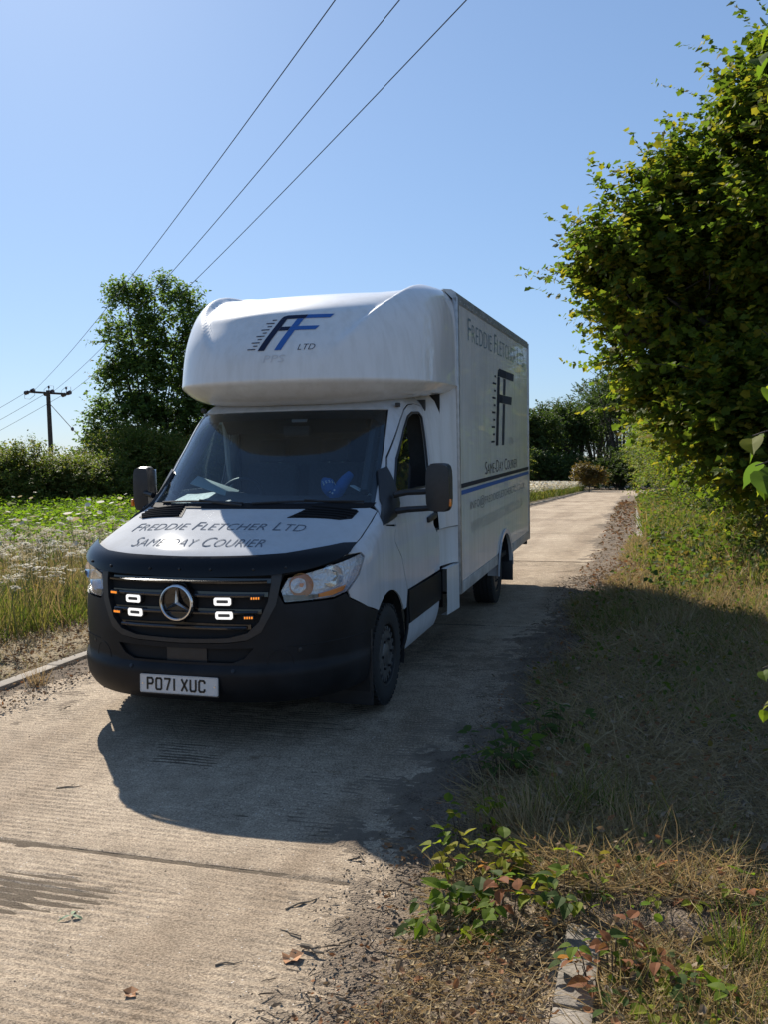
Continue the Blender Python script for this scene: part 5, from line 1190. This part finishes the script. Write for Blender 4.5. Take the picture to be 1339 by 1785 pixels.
flatleaves('mould_crumbs', 17000, (1.48, RK+.02, -3.4, 8), .011, dk, 1.8, 13, crumb, (.004, .026), .5, 'crumbs of dark soil along the road edge', onroad=True,
           mask=lambda X, Y, g: X+.10*noise3(np.stack([X, Y, 0*X], -1), 3.3, 1) > 1.55+.25*g.random(len(X))-.06)
flatleaves('mould_crumbs', 350, (-1.9, 1.7, -3.4, 3), .008, dk, 1.0, 14, crumb, (.0, .004), .3, 'loose grit on the concrete', onroad=True)
flatleaves('mould_crumbs', 2200, (-1.93, -1.45, -1, 5), .018, dk, 1.2, 15, crumb, (.01, .03), .5, 'soil crumbs along the left kerb', onroad=True)
flatleaves('dead_leaves', 700, (-1.93, -1.5, -1, 5), .03, M_dead, 1.2, 16, CURL, (.02, .04), .5, 'dry leaves along the left kerb', onroad=True)

# --- left verge and meadow
redm = leafmat('dry_moss', G((.15, .085, .05), (.20, .12, .07), (.11, .065, .04), (.24, .17, .10)), .2, .8, .1, 1, dry=True)
flatleaves('dry_litter', 9000, (-3.4, LK-.10, -.5, 9), .03, redm, 1.3, 20, CURL, (.0, .03), .5, 'reddish dry litter beside the left kerb')
blades('dry_grass', 2500, (-3.1, LK-.12, -.5, 9), .09, M_straw, .004, 1.2, 21, .7, label='thin dry grass in the litter beside the left kerb')
edge = lambda X, Y, g: (project(np.stack([X+xs(Y), Y, ground_z(X, Y)], -1))[2] < 14.5) & (X < LK-.55-.30*noise3(np.stack([X, Y, 0*X], -1), .9, 1)-.35*g.random(len(X)))
blades('meadow_grass', 22000, (-13, LK-.5, 1.2, 22), .40, M_grass, .006, 1.1, 23, .35, mask=edge, label='green meadow grass left of the road')
blades('meadow_grass', 40000, (-13, LK-.5, 1.2, 22), .44, M_straw, .0045, 1.1, 24, .4, mask=edge, label='dry seeding grass in the meadow left of the road')
blades('meadow_grass', 13000, (-5.2, LK-.4, .6, 6.5), .30, M_grass, .006, 1.0, 27, .35, mask=edge, label='lush green grass along the front of the meadow')
flatleaves('meadow_weeds', 9000, (-13, LK-.6, 1.2, 20), .05, M_weed, 1.1, 25, L_long, (.05, .38), 1.0, 'leafy stems among the meadow grass', edge)
# the bright green leafy strip in front of the hedge
def strip(X, Y, g):
    P = np.stack([X, Y, ground_z(X, Y)], -1); x, y, z = project(P); return (z > 13.5+1.5*noise3(P, .35, 2)) & (z < 26.5) & (X < -5)
g_ = np.random.default_rng(30); P, g_ = scatter(95000, -26, -5, 8, 30, None, False, 30, strip); k = len(P)
P[:, 2] += .10+.52*g_.random(k)**.7*(1+.25*noise3(P, .8, 1))
V, F = place(L_small[0], L_small[1], P, np.stack([g_.normal(size=k), g_.normal(size=k), .35*g_.normal(size=k)], -1), np.stack([.5*g_.normal(size=k), .5*g_.normal(size=k), np.ones(k)], -1), .085*(.6+.8*g_.random(k)))
tag(amesh('green_crop', V, F, M_crop), 'bright green leafy growth between the meadow and the hedge', kind='stuff')

# wild carrots: stem with one to three flat white heads
def umbel_mesh(r, seed):
    g = random.Random(seed); V = []; F = []
    for _ in range(int(26+10*g.random())):
        a = g.uniform(0, 6.283); q = r*math.sqrt(g.random()); x, y = q*math.cos(a), q*math.sin(a); z = .10*r-(q*q/r)*.35*(1 if seed % 3 else -1.2)+g.uniform(-.05, .05)*r; s = r*g.uniform(.13, .22); b = len(V)
        V += [(x+s*math.cos(t+a), y+s*math.sin(t+a), z+g.uniform(-.15, .15)*s) for t in (0, 1.257, 2.513, 3.77, 5.027)]; F += [(b, b+1, b+2, b+3, b+4)]
    for _ in range(9):
        a = g.uniform(0, 6.283); b = len(V); q = r*g.uniform(.4, .9); w = .012*r/.04*.12
        V += [(w, 0, -r*.9), (-w, 0, -r*.9), (q*math.cos(a), q*math.sin(a), 0)]; F += [(b, b+1, b+2)]
    me = bpy.data.meshes.new('flower_head'); me.from_pydata(V, [], F); me.materials.append(M_umbel); return me
UM = [umbel_mesh(.042, i) for i in range(5)]
M_stem = pm('carrot_stem', (.09, .11, .035), .7)
def stem_mesh(h, seed):
    g = random.Random(seed); m = MB(); tips = []
    b = Vector((g.uniform(-.10, .10)*h, g.uniform(-.10, .10)*h, h)); m.tube([(0, 0, -.02), b*.5+Vector((g.uniform(-.02, .02), 0, 0)), b], [.0035, .003, .002], 5); tips.append((b, 1.0))
    for _ in range(g.choice((0, 1, 1, 2))):
        q = b*g.uniform(.4, .7); e = q+Vector((g.uniform(-.16, .16), g.uniform(-.16, .16), h*g.uniform(.22, .38))); m.tube([q, q.lerp(e, .5)+Vector((0, 0, -.02)), e], [.0026, .0022, .0016], 5); tips.append((e, g.uniform(.5, .85)))
    o = m.build('wild_carrot', M_stem, None, 60, False); me = o.data; bpy.data.objects.remove(o); return me, tips
ST = [stem_mesh(h, 50+i) for i, h in enumerate((.62, .70, .55, .78, .48, .66))]
g = random.Random(5); cnt = 0; tries = 0
while cnt < 190 and tries < 6000:
    tries += 1
    y = 1.4+14*g.random()**1.2; x = g.uniform(-12, LK-.85); P_ = np.array([[x, y, .6]]); px, py, pd_ = (float(a[0]) for a in project(P_))
    if not (-60 < px < 215 and 930 < py < 1190): continue
    if py < 1000 and g.random() < .25: continue
    if py > 1065 and g.random() < .8: continue
    me, tips = ST[g.randrange(6)]; o = bpy.data.objects.new('wild_carrot', me); COL.objects.link(o)
    o.location = (x, y, gz(x, y)); o.rotation_euler = (g.uniform(-.08, .08), g.uniform(-.08, .08), g.uniform(0, 6.28)); s = g.uniform(.8, 1.12); o.scale = (s, s, s)
    tag(o, ('short ' if me is ST[4][0] or me is ST[2][0] else 'tall ' if me is ST[3][0] or me is ST[1][0] else '')+'wild carrot with '+('one flat white flower head', 'two flat white flower heads', 'three flat white flower heads')[len(tips)-1]+' in the meadow left of the van', 'wildflower', 'wild carrots in the meadow left of the van')
    for t, k_ in tips:
        f = bpy.data.objects.new('flower_head', UM[g.randrange(5)]); COL.objects.link(f); f.parent = o; f.location = t; f.scale = (k_*1.25,)*3; f.rotation_euler = (g.uniform(-.35, .35), g.uniform(-.35, .35), g.uniform(0, 6.28))
    cnt += 1
# flower bank beyond the van, and the pale heads over the green strip: too many and too small to count
def farflowers(name, P, r, h, seed, label):
    g = np.random.default_rng(seed); k = len(P); hd = P.copy(); hd[:, 2] += h*(.55+.6*g.random(k))
    hx = (np.array([(math.cos(t), math.sin(t), .1*math.sin(3*t)) for t in np.arange(6)*math.pi/3]), np.array([(0, 1, 2), (0, 2, 3), (0, 3, 4), (0, 4, 5)]))
    V1, F1 = place(hx[0], hx[1], hd, np.stack([g.normal(size=k), g.normal(size=k), .2*g.normal(size=k)], -1), np.stack([.35*g.normal(size=k), .35*g.normal(size=k), np.ones(k)], -1), r*(.5+.9*g.random(k)))
    return tag(amesh(name, V1, F1, M_umbel), label, kind='stuff')
def bank(n, seed):
    g = np.random.default_rng(seed); Y = 12+76*g.random(n)**.8; X = LK-.5-12*g.random(n)**1.3+xs(Y); P = np.stack([X, Y, ground_z(X, Y)], -1); x, y, z = project(P); k = (x > 860) & (x < 1120); return P[k], g
P, g = bank(36000, 70); farflowers('flower_bank', P, .06, .80, 71, 'bank of small white wildflowers beyond the van tail')
P, g = bank(42000, 72); k = len(P); V, F = place(BL3[0], BL3[1], P, np.stack([.35*g.normal(size=k), .35*g.normal(size=k), np.ones(k)], -1), np.stack([g.normal(size=k), g.normal(size=k), 0*P[:, 0]], -1),   .70*(.5+.7*g.random(k)), .02*(.6+.8*g.random(k)))
tag(amesh('bank_grass', V, F, M_grass), 'grass stems under the white flowers beyond the van', kind='stuff')
P, g = scatter(230, -24, -5, 8, 30, None, False, 74, strip); farflowers('pale_umbels', P, .07, .80, 75, 'pale umbels rising over the green leafy strip')
P, g = scatter(260, -14, -4, 6, 14, None, False, 76); farflowers('pale_umbels', P, .045, .62, 77, 'farther white umbels in the meadow')

# --- single things on the ground
def dead_leaf(x, y, s, rz, label, mat, name='fallen_leaf'):
    tv, tf = L_maple; V = tv.copy(); V[:, 2] = .30*np.abs(V[:, 1])**1.1+.06*np.sin(9*V[:, 0]+5*V[:, 1])+.4*(V[:, 0]-.4)**2-.04; V = V*s
    o = amesh(name, V, tf, mat); o.location = (x, y, float(zr(y))-.001); o.rotation_euler = (.05, -.04, rz); return tag(o, label, 'leaf', 'fallen leaves on the concrete')
lf = pm('brown_leaf', (.24, .105, .035), .7, noise=(30, .4)); lf2 = pm('green_leaf_fallen', (.14, .20, .10), .6, noise=(30, .3))
dead_leaf(1.52, -2.05, .075, .6, 'curled orange brown leaf on the concrete, nearest the leaf mould', lf)
dead_leaf(1.13, -2.38, .05, 2.0, 'small brown curled leaf on the concrete near the bottom edge', lf)
dead_leaf(1.60, -1.10, .05, 1.0, 'small russet leaf on the leaf mould at the shadow edge', lf); dead_leaf(1.74, -1.28, .045, 2.6, 'second russet leaf, right of the first at the shadow edge', lf)
sp = tag(empty('leaf_sprig', (.63, -1.98, .004)), 'little pale green sprig lying on the ribbed concrete', 'sprig')
for a in (0, 1.9, 4.0):
    V = L_long[0].copy()*.055; V[:, 2] += .003; o = amesh('leaf', V, L_long[1], lf2, sp); o.rotation_euler = (0, 0, a)
for i, (x, y, l, rz, r_, lb) in enumerate(((1.44, -1.66, .15, .9, .004, 'thin dark stick lying on the concrete by the joint'), (1.60, -1.98, .10, -.35, .009, 'short thick stick on the leaf mould near the bottom'), (1.48, -1.88, .10, 2.7, .004, 'small stick half on the leaf mould left of the brambles'),
                                   (-.22, -.80, .13, .5, .0035, 'thin twig on the concrete left of the van shadow'), (1.35, -2.12, .09, .45, .003, 'thin twig beside the curled orange leaf'), (2.25, -1.60, .32, .35, .005, 'long pale stick lying over the leaf litter under the brambles'))):
    m = MB(); m.tube([(-l/2, 0, 0), (-l*.1, .008, .002), (l*.2, -.004, .001), (l/2, .006, 0)], [r_, r_*.95, r_*.8, r_*.4], 7)
    if i in (1, 3): m.tube([(l*.1, 0, .008), (l*.22, l*.14, .012)], [r_*.5, r_*.25], 5)
    o = m.build('stick', M_stick); o.location = (x, y, float(zr(y))+(.012 if x > 1.5 else 0)); o.rotation_euler = (0, 0, rz); tag(o, lb, 'stick', 'sticks lying on the road')
# tufts
def tuft(x, y, h, n, mat, label, seed, sp_=.05):
    g = np.random.default_rng(seed); P = np.stack([g.normal(size=n)*sp_, g.normal(size=n)*sp_, 0*g.random(n)], -1)
    d = np.stack([P[:, 0]*5+.22*g.normal(size=n), P[:, 1]*5+.22*g.normal(size=n), np.ones(n)], -1); V, F = place(BL[0], BL[1], P, d, np.stack([g.normal(size=n), g.normal(size=n), 0*g.random(n)], -1), h*(.4+.8*g.random(n)), .004*(.7+.6*g.random(n)))
    o = amesh('grass_tuft', V, F, mat); o.location = (x, y, gz(x, y) if not (LK < x < RK) else float(zr(y))+.06*(x > 2)); return tag(o, label, 'grass tuft', 'tufts of grass standing on their own')
tuft(-1.78, 1.02, .17, 90, M_tan, 'small dry grass tuft growing at the left kerb', 1, .035)
tuft(2.20, -.95, .22, 150, M_tan, 'tall straw tuft behind the lit brambles', 2); tuft(2.62, -1.02, .27, 150, M_tan, 'straw tuft in the middle of the shadow edge', 3); tuft(2.50, -.55, .24, 130, M_tan, 'dry tuft in the shade just beyond the shadow edge', 4)
tuft(3.02, -1.75, .20, 120, M_grass, 'green grass tuft at the lower right corner', 5, .04); tuft(2.45, 1.9, .30, 200, M_tan, 'long pale tuft standing in the van shadow by the kerb', 6, .08); tuft(2.9, 3.9, .28, 200, M_tan, 'pale tuft in the upper part of the van shadow', 7, .1)

# brambles: canes with leaves in threes, each leaf its own mesh
M_br = [leafmat('bramble_leaf', G(c, tuple(a*1.15 for a in c)), .5, .62, .08, 1.3) for c in ((.10, .145, .018), (.15, .175, .018), (.19, .175, .022), (.06, .09, .028), (.22, .095, .05))]
tvb, tfb = fan([(0, 0), (.06, .14), (.20, .30), (.34, .34), (.50, .33), (.68, .25), (.84, .13), (1.0, 0)], .16, .22)
BRM = []
for i, mt in enumerate(M_br):
    me = bpy.data.meshes.new('leaf'); me.from_pydata(tvb.tolist(), [], tfb.tolist()); me.materials.append(mt); BRM.append(me)
def leaf_at(parent, p, d, up, s, me):
    d = Vector(d).normalized(); up = Vector(up); y = up.cross(d).normalized(); z = d.cross(y)
    o = bpy.data.objects.new('leaf', me); COL.objects.link(o); o.parent = parent
    o.matrix_local = Matrix.Translation(p) @ Matrix((d, y, z)).transposed().to_4x4() @ Matrix.Scale(s, 4); return o
def bramble(x, y, r, h, n, s, label, seed, pal):
    g = random.Random(seed); z = gz(x, y) if not (LK < x < RK+.1) else float(zr(y))+.03+.04*(x > 2.1); b = tag(empty('bramble', (x, y, z)), label, 'bramble', 'bramble plants on the verge'); lines = []
    for _ in range(int(n*2.1)):
        a = g.uniform(0, 6.283); q = r*1.0*math.sqrt(g.random()); root = Vector((q*.62*math.cos(a), q*.62*math.sin(a), -.01)); tip = Vector((q*math.cos(a), q*math.sin(a), h*g.uniform(.12, .72)))
        lines.append(([root, root.lerp(tip, .5)+Vector((0, 0, .04)), tip], [.0022, .0018, .0012])); ax = (tip-root); ax.z *= .3; ax = (ax+Vector((g.uniform(-.1, .1), g.uniform(-.1, .1), 0))).normalized() if ax.length > .01 else Vector((1, 0, 0))
        up = Vector((g.uniform(-.45, .45), g.uniform(-.45, .45), 1)).normalized(); side = ax.cross(Vector((0, 0, 1))).normalized(); ss = s*g.uniform(.65, 1.25); me = BRM[g.choice(pal)]
        for dv, k in ((ax+Vector((0, 0, g.uniform(-.5, .1))), 1.0), (ax*.25+side, .8), (ax*.25-side, .8)):
            if g.random() < .9: leaf_at(b, tip+dv.normalized()*.012, dv+Vector((0, 0, g.uniform(-.35, .1))), up+Vector((g.uniform(-.25, .25), g.uniform(-.25, .25), 0)), ss*k, me)
    tag(tubes_mesh('cane', lines, M_twig, b, 5), kind='stuff'); return b
bramble(2.06, -1.40, .17, .24, 13, .070, 'sunlit bramble spreading over the road edge, yellow green leaves', 1, (0, 0, 1, 1, 2))
bramble(2.06, -1.76, .15, .17, 13, .066, 'low bramble nearest the bare concrete, rounded green leaves', 2, (0, 0, 1, 3))
bramble(2.22, -1.62, .17, .17, 10, .060, 'bramble with some reddish leaves between the kerb and the road', 3, (0, 1, 3, 4, 2))
bramble(1.98, -.22, .22, .34, 17, .070, 'dark bramble in the shade of the van beside the leaf mould', 4, (3, 0, 3))
bramble(1.98, -1.0, .14, .26, 9, .058, 'bramble at the shadow edge with tips catching the sun', 5, (1, 2, 0))
bramble(2.42, -1.55, .16, .20, 9, .062, 'bramble in the litter above the buried kerb, broad green leaves', 6, (0, 3, 1)); bramble(2.62, -1.98, .17, .22, 12, .055, 'bramble with crimson leaves beside the kerb stone at the bottom', 7, (4, 4, 0, 3))
bramble(2.95, -1.45, .22, .22, 11, .055, 'bramble in the lower right with mixed green and russet leaves', 8, (0, 3, 4, 1)); bramble(2.85, -2.1, .16, .16, 9, .055, 'small bramble at the lower right corner', 9, (0, 3, 1)); bramble(2.2, .35, .22, .26, 12, .06, 'second dark bramble in the shade, nearer the wheel track', 10, (3, 3, 0))

# hazel shrub outside the right edge, its big leaves hang into the picture
hz_ = tag(empty('hazel_shrub', (4.35, -1.55, gz(4.35, -1.55))), 'hazel with large sunlit serrated leaves hanging in at the right edge, close to us', 'shrub'); hb = Vector(hz_.location)
HZM = []
tvh, tfh = fan([(0, 0), (-.03, .16), (.08, .34), (.22, .41), (.38, .45), (.52, .42), (.66, .36), (.80, .24), (.90, .10), (1.06, 0)], .14, .22)
for c in ((.075, .115, .014), (.11, .145, .016), (.055, .09, .022), (.14, .15, .02)):
    me = bpy.data.meshes.new('leaf'); me.from_pydata(tvh.tolist(), [], tfh.tolist()); me.materials.append(leafmat('hazel_big_leaf', G(c, tuple(a*1.12 for a in c)), .55, .6, .1, 1.35)); HZM.append(me)
g = random.Random(12); lines = []
def spray(pts3, n, s, seed):
    g = random.Random(seed); pts = [Vector(p)-hb for p in pts3]; lines.append((pts, [.010, .006, .0035, .002][:len(pts)]))
    for i in range(n):
        t = 1.0-(i/n)*.9; f = t*(len(pts)-1); k = min(int(f), len(pts)-2); p = pts[k].lerp(pts[k+1], f-k); ax = (pts[k+1]-pts[k]).normalized()
        sd = ax.cross(Vector((0, 0, 1))).normalized()*(1 if i % 2 else -1); d = ax*.4+sd*.8+Vector((g.uniform(-.3, .3), g.uniform(-.3, .3), g.uniform(-.7, -.05)))
        q = p+d.normalized()*.02; leaf_at(hz_, q, d, Vector((g.uniform(-.5, .5), g.uniform(-.6, .3), 1)), s*g.uniform(.7, 1.15), HZM[g.randrange(4)])
def spr(px, py, d, dx, n, s, seed):
    tip = at(px, py, d); mid = at(px+dx*.5, py-25, d+.05); far = at(px+dx, py-10, d+.15); root = hb+Vector((g.uniform(-.1, .1), g.uniform(-.1, .1), max(.3, far[2]*.55)))
    spray([root, far, mid, tip], n, s, seed)
spr(1312, 760, 2.75, 150, 7, .085, 1); spr(1318, 812, 2.7, 150, 8, .088, 2); spr(1330, 840, 2.9, 120, 6, .08, 3); spr(1322, 100, 3.1, 160, 9, .085, 4); spr(1330, 45, 3.2, 130, 8, .085, 5); spr(1338, 150, 3.1, 130, 7, .085, 6); spr(1330, 1165, 3.4, 130, 6, .06, 7); spr(1332, 1230, 3.5, 130, 6, .055, 8); spr(1337, 672, 2.9, 130, 4, .075, 9)
for i in range(4):
    a = g.uniform(-.3, .3); lines.append(([Vector((g.uniform(-.15, .15), g.uniform(-.15, .15), -.05)), Vector((a*.4-.1, g.uniform(-.2, .2), 1.6)), Vector((a-.2, g.uniform(-.3, .3), 3.4+.4*i))], [.03, .022, .008]))
tubes_mesh('stem', lines, M_bark, hz_, 7)

# ---------------------------------------------------------------- the power line
M_pole = pm('tarred_pole', (.045, .038, .032), .9, noise=(8, .4)); M_ins = pm('insulator_brown', (.045, .028, .024), .3, coat=.5); M_wire = pm('wire', (.05, .052, .055), .5, metal=.4)
pt = at(83, 684, 55); pb = (float(pt[0])+.10, float(pt[1]), gz(pt[0], pt[1])); Hh = float(pt[2])-pb[2]
pole = tag(empty('power_pole', pb), 'wooden power pole with a crossarm standing behind the meadow hedge', 'power pole')
m = MB(); m.tube([(0, 0, -.3), (-.05, 0, Hh*.5), (-.10, 0, Hh+.12)], [.16, .14, .12], 12); m.build('pole', M_pole, pole)
L0, R0 = Vector(at(48, 683, 55)), Vector(at(117, 687, 55)); pv = Vector(pb)
m = MB(); m.tube([L0-pv, R0-pv], [.085, .085], 4); m.build('crossarm', M_pole, pole)
ends = []
for i, t in enumerate((.04, .53, .97)):
    c = L0.lerp(R0, t); n = Vector(at(300, 600, 50))-c; n.z = 0; n.normalize(); fw, bk = c+n*.42+Vector((0, 0, .10)), c-n*.42+Vector((0, 0, -.06)); ends.append((fw, bk))
    for q in (fw, bk):
        m = MB(); a, b = c-pv, q-pv
        m.tube([a, a.lerp(b, .3), a.lerp(b, .34), a.lerp(b, .5), a.lerp(b, .54), a.lerp(b, .66), a.lerp(b, .70), a.lerp(b, .84), a.lerp(b, .88), b], [.03, .03, .12, .12, .06, .13, .06, .13, .05, .03], 10); m.build('insulator', M_ins, pole)
    m = MB(); a, b = fw-pv, bk-pv; up = Vector((0, 0, (-.45 if i == 0 else .42))); m.tube([a, a+up*.7, a.lerp(b, .5)+up, b+up*.7, b], .012, 5)
    m.build('jumper', M_wire, pole)
    if i: 
        m = MB(); c2 = c-pv+Vector((0, 0, .42)); m.tube([c-pv, c2-Vector((0, 0, .16)), c2-Vector((0, 0, .1)), c2], [.02, .02, .07, .05], 8); m.build('pin_insulator', M_ins, pole)
sa = Vector(at(88, 706, 55)); sb = Vector(at(150, 775, 52)); sb2 = sa+(sb-sa)*1.9
m = MB(); m.tube([sa-pv, sb-pv, sb2-pv], .022, 5); m.build('stay_wire', M_wire, pole); m = MB(); c = sa.lerp(sb, .62)-pv; m.lathe([(-.12, .02), (-.06, .09), (.06, .09), (.12, .02)], tuple(c), 'Z', 8); m.build('stay_insulator', M_ins, pole)
def wire(P0, pm_, pe, hgt, label):
    """conductor rising from the pole over the road to the next pole behind us"""
    d = hgt/1.0; ray = at(*pe, 1.0)-cp; Q = cp+ray*((hgt-cp[2])/ray[2]); h = Vector((Q[0]-P0.x, Q[1]-P0.y, 0)); S_ = h.length; h.normalize()
    r2 = Vector(at(*pm_, 1.0)-cp); nrm_ = Vector((-h.y, h.x, 0)); t = (P0-Vector(cp)).dot(nrm_)/r2.dot(nrm_); M_ = Vector(cp)+r2*t; s1 = (M_-P0).dot(h)
    A = np.array([[s1*s1, s1], [S_*S_, S_]]); a, b = np.linalg.solve(A, [M_.z-P0.z, Q[2]-P0.z]); pts = [P0+h*s+Vector((0, 0, a*s*s+b*s)) for s in np.linspace(0, S_*1.25, 40)]
    m = MB(); m.tube(pts, .0095, 5); o = m.build('power_line', M_wire, None, 60); return tag(o, label, 'power line', 'overhead conductors')
wire(ends[0][0], (215, 499), (584, 0), 8.4, 'overhead wire highest at left, from the left end of the crossarm to the top edge')
wire(ends[1][0], (288, 487), (697, 0), 8.4, 'overhead wire in the middle of the three crossing the sky')
wire(ends[2][0], (320, 508), (814, 0), 8.4, 'overhead wire farthest right of the three, passing just over the van pod')
for (f_, bk), (x, y), lb in zip(ends, ((-260, 830), (-260, 850), (-260, 868)), ('upper of the wires running down left from the pole', 'middle of the wires running down left from the pole', 'lower of the wires running down left from the pole')):
    e = Vector(at(x, y, 78)); m = MB(); m.tube([bk.lerp(e, t)-Vector((0, 0, .9*4*t*(1-t)*.5)) for t in np.linspace(0, 1, 16)], .012, 5); tag(m.build('power_line', M_wire, None, 60), lb, 'power line', 'overhead conductors')
for o in list(COL.objects):
    if o.parent is None and o.get('kind') in ('stuff', 'structure') and not o.get('label'):
        o['label'] = {'ground': 'open ground reaching from the verges to the horizon', 'road': 'concrete farm road of ribbed slabs with open joints', 'leaf_mould': 'dark leaf mould spread over the edge of the road'}.get(o.name.split('.')[0], o.name.replace('_', ' '))
